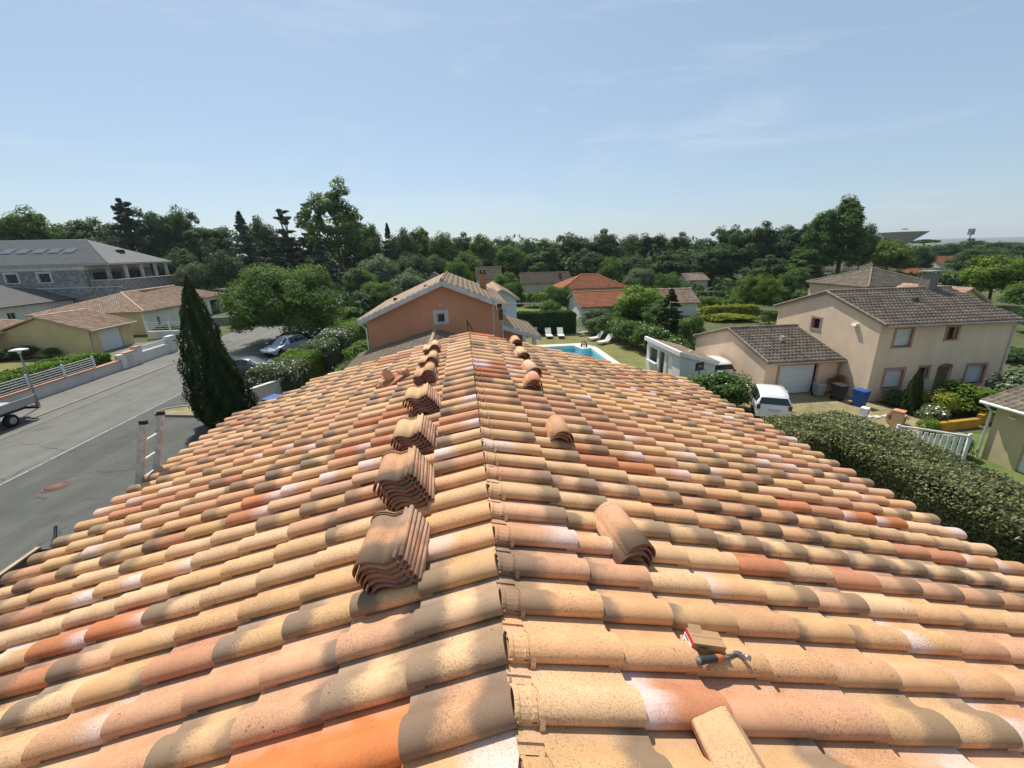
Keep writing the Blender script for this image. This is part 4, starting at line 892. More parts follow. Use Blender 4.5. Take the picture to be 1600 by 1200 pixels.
# ------------------------------------------------------------------ yellow outbuilding at the right edge
ys = thing('yellow_outbuilding', 'pale yellow outbuilding with brown tiles cut by the right edge', 'building', (0, 0, 0))
YEL = M('pale_yellow_render', (.56, .46, .26), .92, .07, 1., .2, 60); wf = WF((21.45, 14.1), (21.45, 6.5)); hl = [(1.15, 3.5, 0, 2.0)]
mb = MB(); wf.wall(mb, 0, 2.5, hl); mb.box(21.69, 26, 13.86, 14.1, 0, 2.5); mb.box(21.45, 26, 6.26, 6.499, 0, 2.5); mb.box(25.76, 26, 6.5, 13.859, 0, 2.5); mb.build('wall', YEL, ys)
sectional_door(ys, wf, *hl[0], mat=WPVC, n=4)
roof_plane(ys, [(21.05, 14.45, 2.50), (21.05, 6.0, 2.50), (23.8, 6.0, 3.3), (23.8, 14.45, 3.3)], T_GREY, .25, .36); roof_plane(ys, [(26.5, 6.0, 2.50), (26.5, 14.45, 2.50), (23.8, 14.45, 3.3), (23.8, 6.0, 3.3)], T_GREY, .25, .36)
mb = MB(); mb.prism([(21.5, 2.499), (26, 2.499), (23.8, 3.15)], 13.87, 14.09, 'y'); mb.build('gable', YEL, ys)
gutter(ys, (20.99, 14.4, 2.46), (20.99, 6.0, 2.46), WPVC); pipe(ys, [(21.0, 14.2, 2.4), (21.37, 14.2, 2.1), (21.37, 14.2, 0)]); MB().box(21.33, 21.45, 13.35, 13.6, 2.02, 2.09).build('wall_lamp', WPVC, ys)
# ------------------------------------------------------------------ plants on the right
lh = hedge('laurel_hedge', 'big clipped dark laurel hedge bordering the right side of the roof', 11.5, 13.9, 3.0, 12.6, 3.0, 'laurel', .050, 850, .12, under=.85)
lh2 = hedge('laurel_hedge', 'end', 10.35, 14.0, 11.3, 13.5, 2.9, 'laurel', .050, 850, .14, under=.7)          # its broad rounded end, the same hedge
for c_ in list(lh2.children):
    c_.parent = lh; c_.location = lh2.location - lh.location
bpy.data.objects.remove(lh2)
hedge('low_hedge', 'low light green hedge at the foot of the laurel hedge by the right edge', 9.3, 10.7, 4.2, 6.4, 1.7, 'hedge', .05, 500, .06)
tree('flowering_shrub', 'rose bush with pale flowers between pool shed and white hatchback', 'shrub', 'shrub', 0, 'mid', 14.35, 21.6, 2.1, 3.4, flowers=WHITEFL, nfl=22)
tree('shrub', 'dark leafy shrub at the foot of the pool shed wall', 'shrub', 'shrub', 1, 'hedge', 12.7, 22.6, 1.5, 3.0)
tree('clipped_cypress', 'clipped columnar conifer in front of the beige house', 'shrub', 'cypress', 1, 'cypress', 23.45, 19.0, 2.6, .72)
tree('yellow_shrub', 'yellow variegated shrub beside the columnar conifer', 'shrub', 'shrub', 2, 'lime', 24.5, 18.5, 1.45, 1.7, flowers=PINKFL, nfl=10)
tree('rose_shrub', 'low grey-leaved rose shrub in front of the yellow variegated shrub', 'shrub', 'shrub', 0, 'grey', 23.2, 17.6, 1.0, 1.4, flowers=WHITEFL, nfl=24)
tree('shrub', 'wide bright green shrub before the beige house door', 'shrub', 'shrub', 1, 'bright', 26.4, 18.8, 1.6, 3.6)
tree('shrub', 'green shrub behind the ochre wall below the right windows', 'shrub', 'shrub', 3, 'hedge', 27.6, 18.0, 1.5, 2.8)
tree('flowering_shrub', 'tall pale green shrub with white plumes at the house end', 'shrub', 'shrub', 2, 'grey', 29.7, 18.4, 2.5, 3.4, flowers=WHITEFL, nfl=40)
tree('shrub', 'dark low shrub against the beige front wall', 'shrub', 'shrub', 0, 'dark', 23.9, 20.3, .95, 1.5); tree('shrub', 'second dark low shrub against the front wall, under the shutter', 'shrub', 'shrub', 1, 'dark', 25.1, 20.3, .8, 1.3)
tree('climbing_plant', 'leggy climber in the corner between garage and house', 'shrub', 'shrub', 3, 'red', 22.35, 22.55, 1.3, .9)
tree('shrub', 'small feathery green plant beside the gate pillar', 'shrub', 'shrub', 2, 'bright', 21.9, 16.7, .8, 1.0); tree('shrub', 'brownish low plant behind the gate pillar', 'shrub', 'shrub', 3, 'red', 21.5, 17.9, .7, .9)
tree('shrub', 'grey-green shrub at the corner of the yellow outbuilding', 'shrub', 'shrub', 1, 'grey', 20.7, 14.4, .9, 1.1)
hedge('dark_hedge', 'tall dark clipped hedge behind the upright loungers', 4.4, 12.2, 45.8, 47.2, 2.4, 'dark', .10, 260, .10)
ol = 'white flowering oleander in the row behind the loungers, '
for i, (x, y, h_, w_) in enumerate(((14.0, 44.6, 2.0, 2.6), (14.7, 42.6, 2.4, 2.8), (15.2, 40.4, 2.5, 2.8), (15.5, 38.2, 2.6, 3.0), (15.8, 35.8, 2.5, 2.9), (16.1, 33.4, 2.5, 2.8), (16.3, 31.3, 2.3, 2.6))):
    tree('oleander', ol + ['farthest, beside the bench', 'second from the bench', 'third from the bench', 'middle one', 'third from the shed', 'second from the shed', 'nearest the pool shed'][i], 'shrub', 'shrub', i % 4, 'mid' if i else 'grey', x, y, h_, w_, 'oleanders round the pool', flowers=WHITEFL, nfl=34 if i else 6)
# ================================================================== LEFT: STREET
sheet('road', rect(-25.4, -19.4, -30, 62), .004, G_ASPH)
sheet('parking_apron', [(-19.4, -30), (-5.2, -30), (-5.2, 24.4), (-13.2, 27.4), (-14.0, 31), (-13.8, 50), (-19.4, 50)], .006, G_APRON)
sheet('side_road', rect(-28.4, -13.9, 50, 62), .008, G_ASPH)
pv = MB().box(-28.4, -25.4, -30, 49, -.05, .035).build('pavement', G_CONC); tag(pv, kind='structure')
MB().box(-25.62, -25.40, -30, 49, -.05, .042).build('kerb', M('kerb_stone', (.20, .19, .165), .9), pv)
ln = sheet('road_line', rect(-19.45, -19.36, -30, 33), .012, M('worn_white_line', (.30, .30, .275), .85, .25, 1.5, fine=.5, fscale=9))
sheet('tar_seam', rect(-24.2, -24.12, -30, 49), .009, M('tar_seam', (.08, .078, .07), .9))
mh = thing('manhole_cover', 'round reddish iron manhole cover set in the dark asphalt', 'manhole', (-16.9, 17.6, .006)); IRON = M('rusty_iron', (.14, .075, .058), .8, .2, 6)
MB().lathe([(0, .008), (.36, .008), (.36, 0)], (0, 0, 0), 24).build('lid', IRON, mh); MB().lathe([(.38, 0), (.38, .012), (.46, .012), (.46, 0)], (0, 0, 0), 24).build('ring', IRON, mh)
isl = thing('kerbed_island', 'kerbed dry grass island reaching out from the cypress', 'traffic island', (0, 0, 0))
ip = [(-11.5, 24.2), (-11.5, 27.2), (-17.6, 27.25), (-18.35, 26.9), (-18.55, 26.4), (-18.35, 25.9), (-17.6, 25.6)]
ctr = Vector((-15, 26)); o_ = [(x, y) for x, y in ip]; i_ = [((x-ctr.x)*.96+ctr.x, (y-ctr.y)*.84+ctr.y) for x, y in ip]; n = len(ip)
mb = MB(); mb.add([(x, y, .13) for x, y in o_]+[(x, y, .13) for x, y in i_]+[(x, y, 0) for x, y in o_]+[(x, y, .05) for x, y in i_], [(i, (i+1) % n, n+(i+1) % n, n+i) for i in range(n)]+[(2*n+i, 2*n+(i+1) % n, (i+1) % n, i) for i in range(n)]+[(n+i, n+(i+1) % n, 3*n+(i+1) % n, 3*n+i) for i in range(n)])
mb.build('kerb_ring', MATS['kerb_stone'], isl); sheet('dry_grass', i_, .09, G_GRAVEL, None, isl)
# street wall, coping, rail fence
GREYW = M('pale_grey_render', (.50, .49, .47), .92, .06, .7, .2, 60); COP = M('terracotta_coping', (.46, .23, .155), .85, .15, 4)
swl = thing('street_wall', 'long low grey-white street wall with terracotta coping and rail fence', 'wall', (0, 0, 0))
MB().box(-28.75, -28.45, 14, 38.2, 0, .80).build('wall_length', GREYW, swl)
for i in range(24): MB().box(-28.80, -28.40, 14+i*1.0083+.004, 14+(i+1)*1.0083-.004, .802, .855).build('coping', COP, swl)
for i in range(9):
    y = 14.6+i*2.65
    MB().box(-28.66, -28.54, y-.05, y+.05, .855, 1.78).build('post', WPVC, swl)
    if i < 8:
        for z in (.98, 1.14, 1.30, 1.46, 1.62): MB().box(-28.62, -28.58, y+.05, y+2.60, z, z+.045).build('rail', WPVC, swl)
gw_ = thing('gateway_wall', 'taller white gateway wall with pillars, meter box and railing panel', 'wall', (0, 0, 0))
MB().box(-28.9, -28.42, 38.25, 38.75, 0, 1.25).build('pillar', WHITEW, gw_); MB().box(-28.86, -28.46, 38.75, 40.2, 0, 1.28).build('wall_length', WHITEW, gw_); MB().box(-28.9, -28.42, 40.2, 40.8, 0, 1.5).build('pillar', WHITEW, gw_); MB().box(-28.94, -28.38, 40.15, 40.85, 1.5, 1.56).build('cap', COP, gw_)
MB().box(-28.86, -28.46, 40.8, 44.6, 0, .95).build('wall_length', WHITEW, gw_); MB().box(-28.9, -28.42, 44.6, 45.6, 0, 1.62).build('pillar', WHITEW, gw_)
for z in (1.02, 1.14, 1.26, 1.38): MB().box(-28.7, -28.62, 40.85, 44.55, z, z+.07).build('rail', WPVC, gw_)
MB().box(-28.44, -28.40, 39.0, 39.6, .35, 1.0).build('meter_box', M('meter_box_grey', (.52, .53, .54), .5), gw_)
MB().box(-28.92, -28.36, 38.7, 40.2, 1.281, 1.33).build('coping', COP, gw_)
hedge('street_hedge', 'bright green hedge running behind the street wall fence', -31.6, -29.4, 16, 38.6, 1.65, 'hedge', .11, 170, .13)
lamp = thing('street_lamp', 'grey street lamp with a flat white disc head on the pavement', 'street lamp', (-26.85, 28.75, .1))
MB().tube([(0, 0, 0), (0, 0, 1.1), (0, 0, 3.45)], [.085, .06, .045], 10).build('pole', LEAD, lamp); MB().lathe([(0, 3.42), (.09, 3.42), (.10, 3.55), (.42, 3.60), (.44, 3.64), (.20, 3.70), (0, 3.71)], (0, 0, 0), 20).build('lamp_head', WPVC, lamp)
# flatbed truck (its tail sticks into the picture)
tk = thing('flatbed_truck', 'grey flatbed truck parked at the left edge, tail towards the lamp', 'truck', (-26.15, 26.9, .0), R(0)); BED = M('pale_grey_bed', (.34, .34, .32), .6, .1, 2)
MB().box(-1.0, 1.0, -3.6, 0, .92, 1.0).build('bed_floor', BED, tk); MB().box(-1.03, -.98, -3.6, 0, 1.001, 1.38).build('side_board', BED, tk); MB().box(.98, 1.03, -3.6, 0, 1.001, 1.38).build('side_board', BED, tk); MB().box(-.98, .98, -3.6, -3.55, 1.001, 1.55).build('headboard', BED, tk)
MB().box(.93, 1.06, -.06, .05, .72, 1.42).build('corner_post', LEAD, tk); MB().box(-.35, .35, -5.2, .05, .58, .90).build('chassis', BLK, tk); MB().box(-.9, .9, -.02, .12, .55, .68).build('rear_bar', BLK, tk)
for s in (-1, 1):
    for y in (-1.55, -4.6):
        wl_ = MB().lathe([(0, -.12), (.34, -.12), (.37, -.08), (.37, .08), (.34, .12), (.2, .12)], (s*.82, y, .37), 18, 'x').build('wheel', TYRE, tk); MB().lathe([(.2, 0), (.1, .02), (0, .03)], (s*.945, y, .37), 14, 'x').build('rim', RIM, wl_)
    MB().box(s*.62-.14, s*.62+.14, .12, .16, .60, .72).build('tail_light', M('red_lens', (.30, .02, .02), .25), tk)
mb = MB(); mb.prism([(-3.75, .45), (-3.75, 1.95), (-4.0, 2.05), (-4.9, 2.0), (-5.35, 1.3), (-5.6, 1.1), (-5.6, .45)], -.95, .95, 'x'); mb.build('cab', MATS['white_paint'], tk)
MB().add([(-.85, -4.97, 1.93), (.85, -4.97, 1.93), (.88, -5.36, 1.33), (-.88, -5.36, 1.33)], [(0, 1, 2, 3)]).build('windscreen', GLASS, tk)
for s in (-1, 1): MB().box(s*.953-.003, s*.953+.003, -4.85, -3.95, 1.35, 1.9).build('side_window', GLASS, tk)
# ------------------------------------------------------------------ parked cars, bin, short wall
car('parked_car', 'pale silver-blue people carrier parked behind the flowering hedge', -16.9, 42.2, R(157), paint('silver_blue_paint', (.36, .40, .45)), L_=4.35, H=1.60, plate=False)
car('parked_car', 'dark green-grey saloon half hidden by the cypress', -16.4, 34.4, R(-98), paint('dark_green_paint', (.045, .058, .056)), L_=4.4, H=1.43, wagon=False)
car('parked_car', 'black car in the shade under the round street tree', -17.8, 45.6, R(150), paint('black_paint', (.012, .012, .014)), L_=4.2, H=1.45, wagon=False)
sw = thing('white_yard_wall', 'short white wall behind the blue-lidded bin', 'wall', (0, 0, 0)); MB().obox((-12.5, 27.0, .6), (.22, 3.4, 1.2), (0, 0, R(-28))).build('wall_length', WHITEW, sw); MB().obox((-12.5, 27.0, 1.23), (.32, 3.5, .06), (0, 0, R(-28))).build('cap', M('pale_cap', (.5, .48, .44), .9), sw)
bin_('dark bin with a blue lid in front of the white yard wall', -11.15, 24.9, R(-25), DGREY, BLUE, 1.08, 1.35)
# ------------------------------------------------------------------ yellow house and garage
YH = M('straw_yellow_render', (.60, .47, .245), .92, .06, .8, .2, 60)
yh = thing('yellow_house', 'straw yellow bungalow with blended tile roof at the left edge', 'house', (0, 0, 0))
wf = WF((-43.6, 37), (-43.6, 50.2)); hl = [(10.35, 11.75, 1.12, 2.2)]
mb = MB(); wf.wall(mb, 0, 2.6, hl); WF((-56, 37), (-43.84, 37)).wall(mb, 0, 2.6); WF((-43.84, 50.2), (-56, 50.2)).wall(mb, 0, 2.6); WF((-56, 49.96), (-56, 37.24)).wall(mb, 0, 2.6); mb.build('wall', YH, yh)
window(yh, wf, *hl[0], trim=M('cream_trim', (.55, .48, .34), .9), tw=.12)
E_ = .5; zz = 2.55
pk0, pk1 = (-49.8, 43.3, 4.6), (-49.8, 43.9, 4.6)
r1 = roof_plane(yh, [(-43.6+E_, 37-E_, zz), (-43.6+E_, 50.2+E_, zz), pk1, pk0], T_MIX); roof_plane(yh, [(-56-E_, 37-E_, zz), (-43.6+E_, 37-E_, zz), pk0], T_MIX); roof_plane(yh, [(-43.6+E_, 50.2+E_, zz), (-56-E_, 50.2+E_, zz), pk1], T_MIX); roof_plane(yh, [(-56-E_, 50.2+E_, zz), (-56-E_, 37-E_, zz), pk0, pk1], T_MIX)
ridge_run(r1, (-43.6+E_, 50.2+E_, zz+.06), (*pk1[:2], pk1[2]+.06), T_MIX); gutter(yh, (-43.05, 37, 2.5), (-43.05, 50.2, 2.5), M('cream_gutter', (.52, .45, .34), .5)); pipe(yh, [(-43.1, 49.9, 2.45), (-43.52, 49.9, 2.2), (-43.52, 49.9, 0)], MATS['cream_gutter'])
yg = thing('yellow_garage', 'yellow garage with white door and tiled gable roof facing the street', 'garage', (0, 0, 0))
wf = WF((-36, 45.5), (-36, 51)); hl = [(1.2, 4.0, 0, 2.08)]; mb = MB(); wf.wall(mb, 0, 2.4, hl); WF((-43.58, 45.5), (-36.24, 45.5)).wall(mb, 0, 2.4); WF((-36.24, 51), (-43.58, 51)).wall(mb, 0, 2.4)
for y in (45.5, 50.76): mb.prism([(-43.55, 2.4), (-36.05, 2.4), (-40, 3.68)], y, y+.24, 'y')
mb.build('wall', YH, yg); sectional_door(yg, wf, *hl[0])
r1 = roof_plane(yg, [(-35.55, 45.2, 2.38), (-35.55, 51.3, 2.38), (-40, 51.3, 3.82), (-40, 45.2, 3.82)], T_MIX); roof_plane(yg, [(-44.4, 51.3, 2.38), (-44.4, 45.2, 2.38), (-40, 45.2, 3.82), (-40, 51.3, 3.82)], T_MIX)
ridge_run(r1, (-40, 45.2, 3.87), (-40, 51.3, 3.87), T_MIX); gutter(yg, (-35.48, 45.2, 2.34), (-35.48, 51.3, 2.34), MATS['cream_gutter']); pipe(yg, [(-35.55, 45.6, 2.3), (-35.93, 45.6, 2.0), (-35.93, 45.6, 0)], MATS['cream_gutter'])
sheet('garage_forecourt', rect(-36, -29, 45, 51.2), .010, G_CONC)
for x, y, h_, w_, lf, lb in ((-42.4, 44.6, 1.2, 2.2, 'dark', 'dark shrub below the yellow house window, left'), (-41.2, 45.0, 1.3, 2.0, 'dark', 'dark shrub in the yellow house corner, middle'), (-39.2, 44.8, 1.0, 1.6, 'mid', 'dark shrub along the yellow garage wall, right')): tree('shrub', lb, 'shrub', 'shrub', int(w_*10) % 4, lf, x, y, h_, w_)
sheet('yellow_house_lawn', rect(-43, -31.6, 30, 45), .006, G_LAWN)
# ------------------------------------------------------------------ cream house behind
ch_ = thing('cream_house', 'cream and white bungalow with pale blended hipped roof behind the yellow garage', 'house', (0, 0, 0)); CRM = M('cream_white_render', (.70, .67, .59), .92, .05, .8); YL2 = M('pale_lemon_render', (.55, .48, .28), .92, .05, .8)
wa = WF((-38.4, 56.9), (-38.4, 65.4)); wb = WF((-50.4, 56.9), (-38.4, 56.9)); hl = [(2.2, 2.75, .75, 1.85)]
mb = MB(); wa.wall(mb, 0, 2.8, hl); WF((-40.8, 65.4), (-40.8, 80.4)).wall(mb, 0, 2.8, [(10.5, 13.2, 0, 2.2)]); WF((-38.64, 65.4), (-40.56, 65.4)).wall(mb, 0, 2.8); mb.build('wall', CRM, ch_)
mb = MB(); wb.wall(mb, 0, 2.799, u1=11.76); mb.build('lemon_wall', YL2, ch_); window(ch_, wa, *hl[0], split=False); mb = MB(); mb.box(-41.02, -40.98, 75.9, 78.6, 0, 2.2); mb.build('glazed_door', GLASS, ch_)
zz = 2.78; e = .45; pk = (-44.4, 62.9, 4.62); pk2 = (-45.6, 76, 4.62)
r1 = roof_plane(ch_, [(-38.4+e, 56.9-e, zz), (-38.4+e, 65.88, zz), (-44.4, 65.88, 4.62), pk], T_MIX); roof_plane(ch_, [(-50.4-e, 56.9-e, zz), (-38.4+e, 56.9-e, zz), pk], T_MIX)
roof_plane(ch_, [(-40.8+e, 65.9, zz), (-40.8+e, 80.8, zz), (-45.6, 76, 4.62), (-45.6, 65.9, 4.62)], T_MIX); roof_plane(ch_, [(-40.8+e, 80.8, zz), (-50.4-e, 80.8, zz), pk2], T_MIX); roof_plane(ch_, [(-50.4-e, 80.8, zz), (-50.4-e, 56.9-e, zz), pk, pk2], T_MIX)
ridge_run(r1, (-38.4+e, 56.9-e, zz+.07), (pk[0], pk[1], pk[2]+.07), T_MIX, .13); ridge_run(r1, (pk[0], pk[1], pk[2]+.07), (pk2[0], pk2[1], pk2[2]+.07), T_MIX, .13)
cw = thing('terrace_wall', 'white stepped terrace wall with wire rails below the cream house', 'wall', (0, 0, 0)); MB().box(-36, -31.5, 53.2, 53.5, 0, .9).build('wall_length', WHITEW, cw); MB().box(-31.5, -28.8, 53.2, 53.5, 0, .55).build('wall_length', WHITEW, cw)
for x in (-36, -33.6, -31.4, -28.9): MB().box(x-.06, x+.06, 53.29, 53.41, .0, 2.0 if x < -31 else 1.5).build('post', WPVC, cw)
for z in (1.15, 1.4, 1.65, 1.88): MB().box(-35.94, -31.46, 53.335, 53.365, z, z+.03).build('rail', WPVC, cw)
for z in (.8, 1.05, 1.3): MB().box(-31.34, -28.96, 53.335, 53.365, z, z+.03).build('rail', WPVC, cw)
hedge('terrace_hedge', 'dull green hedge inside the terrace wall of the cream house', -35.8, -29.2, 54.0, 55.2, 1.3, 'grey', .12, 140, .12)
sb = thing('stone_garden_wall', 'low rubble stone garden wall at the side road corner', 'wall', (0, 0, 0)); RUB = M('rubble_stone', (.24, .23, .21), .9, .3, 3, .8, 6, fine=.5, fscale=5); MB().box(-28.6, -28.2, 62.3, 74, 0, 1.1).build('wall_length', RUB, sb); MB().box(-36, -28.7, 62.3, 62.6, 0, 1.1).build('wall_length', RUB, sb); MB().box(-28.7, -28.1, 62.25, 74, 1.1, 1.16).build('cap', MATS['pale_cap'], sb)
# ------------------------------------------------------------------ slate bungalow and stone building
sl = thing('slate_bungalow', 'white bungalow with dark slate hipped roof below the stone building', 'house', (0, 0, 0)); wf = WF((-62.4, 62), (-62.4, 82.4)); hl = [(12.5, 15.5, .9, 2.1), (5, 6.2, 1.2, 2.1)]
mb = MB(); wf.wall(mb, 0, 3, hl); WF((-80, 62), (-62.64, 62)).wall(mb, 0, 3); mb.box(-80, -62.4, 82.4, 82.6, 0, 3); mb.build('wall', CRM, sl)
for h_ in hl: window(sl, wf, *h_)
r1 = roof_plane(sl, [(-62, 61.5, 3), (-62, 82.9, 3), (-71.2, 73.7, 5.9), (-71.2, 70.7, 5.9)], T_SLATE, .33, .28, flat=True); roof_plane(sl, [(-80.4, 61.5, 3), (-62, 61.5, 3), (-71.2, 70.7, 5.9)], T_SLATE, .33, .28, flat=True); roof_plane(sl, [(-62, 82.9, 3), (-80.4, 82.9, 3), (-71.2, 73.7, 5.9)], T_SLATE, .33, .28, flat=True)
gutter(sl, (-61.93, 61.5, 2.96), (-61.93, 82.9, 2.96), DGREY); ridge_run(r1, (-62, 82.9, 3.03), (-71.2, 73.7, 5.93), T_SLATE2, .1)
st = thing('stone_building', 'large grey stone building with slate hipped roof, roof lights and corner terrace', 'building', (0, 0, 0))
STN = M('grey_stone_cladding', (.25, .247, .24), .9, .35, 2.2, .7, 7, fine=.55, fscale=7); PALE = M('pale_band', (.56, .55, .52), .9)
wf = WF((-92, 78), (-59.4, 78)); ux = lambda x: x+92; hl = [(ux(-70.95), ux(-69.3), 5.6, 7.0), (ux(-66.3), ux(-64.65), 5.6, 7.0), (ux(-76), ux(-74.3), 5.6, 7.0), (ux(-81), ux(-79.3), 5.6, 7.0), (ux(-86), ux(-84.3), 5.6, 7.0), (ux(-70.9), ux(-69.3), 1.5, 3.2), (ux(-66.3), ux(-64.7), 1.5, 3.2)]
mb = MB(); wf.wall(mb, 0, 7.4, hl); mb.box(-59.38, -54.6, 78.01, 97, 0, 4.75); mb.box(-59.4, -59.16, 78.24, 93, 4.75, 7.4); mb.build('stone_wall', STN, st)
mb = MB(); wf.wall(mb, 7.401, 8.3); mb.box(-59.4, -59.16, 78.24, 93, 7.401, 8.3); mb.build('pale_upper_wall', PALE, st)
NAVY = M('window_glass_navy', (.012, .014, .035), .1, spec=.6)
for h_ in hl: w_ = window(st, wf, *h_, trim=PALE, tw=.28, style='glass', depth=.15, split=False)
for (y0, y1, z0, z1) in ((79.0, 81.6, 4.8, 6.9), (83.0, 85.0, 4.8, 6.9), (86.2, 90.0, 4.8, 6.9)): MB().box(-59.15, -59.12, y0, y1, z0, z1).build('terrace_door', GLASS, st)
MB().box(-58.9, -54.55, 77.9, 78.15, 4.76, 5.75).build('terrace_parapet', STN, st); MB().box(-54.85, -54.6, 78.16, 97, 4.76, 5.75).build('terrace_parapet', STN, st)
MB().box(-59.0, -54.45, 77.85, 78.2, 5.751, 5.84).build('parapet_cap', PALE, st); MB().box(-54.9, -54.45, 78.21, 97.1, 5.751, 5.84).build('parapet_cap', PALE, st); MB().box(-92, -54.5, 77.92, 78.0, 4.62, 4.75).build('string_course', PALE, st)
for x, y in ((-56.3, 78.4), (-56.3, 82.2), (-56.3, 86), (-56.3, 89.6), (-56.3, 92.7)): MB().box(x-.2, x+.2, y-.2, y+.2, 4.77, 8.3).build('column', PALE if y > 80 else STN, st)
pk0, pk1 = (-63.5, 85.5, 12.3), (-84.5, 85.5, 12.3)
r1 = roof_plane(st, [(-92.6, 77.4, 8.35), (-55.4, 77.4, 8.35), pk0, pk1], T_SLATE2, .5, .35, flat=True, slab=PALE, th=.25); r2 = roof_plane(st, [(-55.4, 77.4, 8.35), (-55.4, 93.6, 8.35), pk0], T_SLATE2, .5, .35, flat=True, slab=PALE, th=.25)
roof_plane(st, [(-55.4, 93.6, 8.35), (-92.6, 93.6, 8.35), pk1, pk0], T_SLATE2, .5, .35, flat=True, slab=PALE, th=.25); roof_plane(st, [(-92.6, 93.6, 8.35), (-92.6, 77.4, 8.35), pk1], T_SLATE2, .5, .35, flat=True, slab=PALE, th=.25)
ridge_run(r1, (-55.4, 77.4, 8.40), (*pk0[:2], 12.35), T_SLATE, .1)
pit = math.atan2(12.3-8.35, 85.5-77.4)
for x in (-74.6, -72.3, -70.0, -67.6, -65.4, -63.2):
    MB().obox((x, 81.4, 8.35+(81.4-77.4)*math.tan(pit)+.10), (1.35, 1.5, .16), (pit, 0, 0)).build('roof_light', LEAD, r1)
    MB().obox((x, 81.36, 8.35+(81.4-77.4)*math.tan(pit)+.185), (1.15, 1.3, .02), (pit, 0, 0)).build('roof_light_pane', M('skylight_glass', (.10, .11, .12), .15, spec=.6), r1)
MB().box(-59.2, -58.4, 85.3, 86.3, 9.9, 10.5).build('roof_dormer_vent', DGREY, r2)
cp_ = thing('flat_carport', 'low dark flat-roofed carport at the edge of the wood', 'carport', (0, 0, 0)); MB().box(-49, -42, 91, 97, 2.5, 2.8).build('flat_roof', DGREY, cp_); MB().box(-44.5, -42.1, 91.2, 96.8, 0, 2.5).build('white_wall', WHITEW, cp_)
for x in (-48.8, -46.5): MB().box(x-.1, x+.1, 91.1, 91.3, 0, 2.5).build('post', DGREY, cp_)
pw_ = thing('park_wall', 'low stone park wall with white posts along the wood, beyond the street tree', 'wall', (0, 0, 0)); MB().beam((-19.8, 66, .45), (-24, 104, .45), .3, .9).build('wall_length', RUB, pw_)
for i in range(9): t = i/8; MB().box(-19.8-4.2*t-.15, -19.8-4.2*t+.15, 66+38*t-.15, 66+38*t+.15, .9, 2.1).build('post', WPVC, pw_)
# ------------------------------------------------------------------ plants on the left
tree('cypress_tree', 'tall dark column cypress rising beside the left roof edge', 'tree', 'cypress', 0, 'cypress', -13.7, 23.9, 7.95, 2.15, rz=.4)
tree('cypress_tree', 'shorter dark cypress leaning on the tall one, nearer the bin', 'tree', 'cypress', 1, 'cypress', -12.55, 23.0, 4.7, 2.2, rz=2.)
tree('street_tree', 'big round bright green tree shading the parked cars', 'tree', 'round', 0, 'mid', -18.4, 47.8, 8.0, 11.4)
hg = 'flowering hedge along the left garden'
hedge('flowering_hedge', 'rounded hedge covered in white blossom behind the blue-lidded bin', -13.9, -11.0, 27.9, 30.9, 1.9, 'grey', .075, 420, .12, hg, flowers=WHITEFL, nfl=420)
hedge('garden_hedge', 'green hedge section just behind the first blossoming hedge', -13.6, -11.2, 31.0, 34.4, 1.9, 'hedge', .08, 330, .12, hg)
hedge('flowering_hedge', 'second white-blossomed hedge section, beside the silver-blue car', -13.2, -10.8, 34.5, 38.2, 2.0, 'grey', .08, 330, .12, hg, flowers=WHITEFL, nfl=260)
hedge('flowering_hedge', 'farthest white-blossomed hedge section near the orange house', -12.9, -10.4, 38.3, 42.5, 2.2, 'grey', .085, 300, .14, hg, flowers=WHITEFL, nfl=520)
hedge('garden_hedge', 'light green hedge section leading to the wood', -13.3, -10.4, 42.8, 49, 2.1, 'hedge', .09, 240, .14, hg)
tree('flowering_shrub', 'white flowering shrub at the orange house corner', 'shrub', 'shrub', 2, 'mid', -7.6, 28.6, 2.3, 2.4, flowers=WHITEFL, nfl=26)
tree('shrub', 'green shrub on the lawn beside the orange house', 'shrub', 'shrub', 3, 'hedge', -8.4, 35.5, 2.2, 2.8)
# ================================================================== CENTRE: ORANGE HOUSE AND THE HOUSES BEYOND
ORG = M('orange_render', (.60, .27, .15), .92, .07, .7, .2, 60)
oh = thing('orange_house', 'orange rendered house with beige tile gable roof beyond the ridge', 'house', (0, 0, 0))
wf = WF((-5.75, 26.5), (2.33, 26.5)); hl = [(-1.60+5.75, -1.10+5.75, 4.72, 5.28)]
mb = MB(); wf.wall(mb, 0, 4.95, []); 
mb.v = []; mb.f = []; mb.sm = []
wf.wall(mb, 0, 5.6, hl, u0=1.65); wf.wall(mb, 0, 4.93, u1=1.65)
mb.prism([(-5.75, 4.931), (-4.1, 4.931), (-4.1, 5.601), (-1.16, 6.98), (-5.75, 5.05)], 26.5, 26.74, 'y'); mb.prism([(-4.1, 5.602), (2.33, 5.602), (-1.16, 6.98)], 26.5, 26.74, 'y')
mb.box(-5.75, -5.51, 26.75, 37, 0, 5.0); mb.box(2.09, 2.33, 26.75, 37, 0, 5.55); mb.box(-5.75, 2.33, 37, 37.2, 0, 5.0); mb.build('wall', ORG, oh)
window(oh, wf, *hl[0], trim=PALE, tw=.2, style='glass', depth=.12, split=False)
LX, LZ, RX, RZ_, AX, AZ = -6.2, 5.05, 2.75, 5.62, -1.16, 7.20
r1 = roof_plane(oh, [(LX, 37.4, LZ), (LX, 26.15, LZ), (AX, 26.15, AZ), (AX, 37.4, AZ)], T_BEIGE, .25, .36, slab=PALE); roof_plane(oh, [(RX, 26.15, RZ_), (RX, 37.4, RZ_), (AX, 37.4, AZ), (AX, 26.15, AZ)], T_BEIGE, .25, .36, slab=PALE)
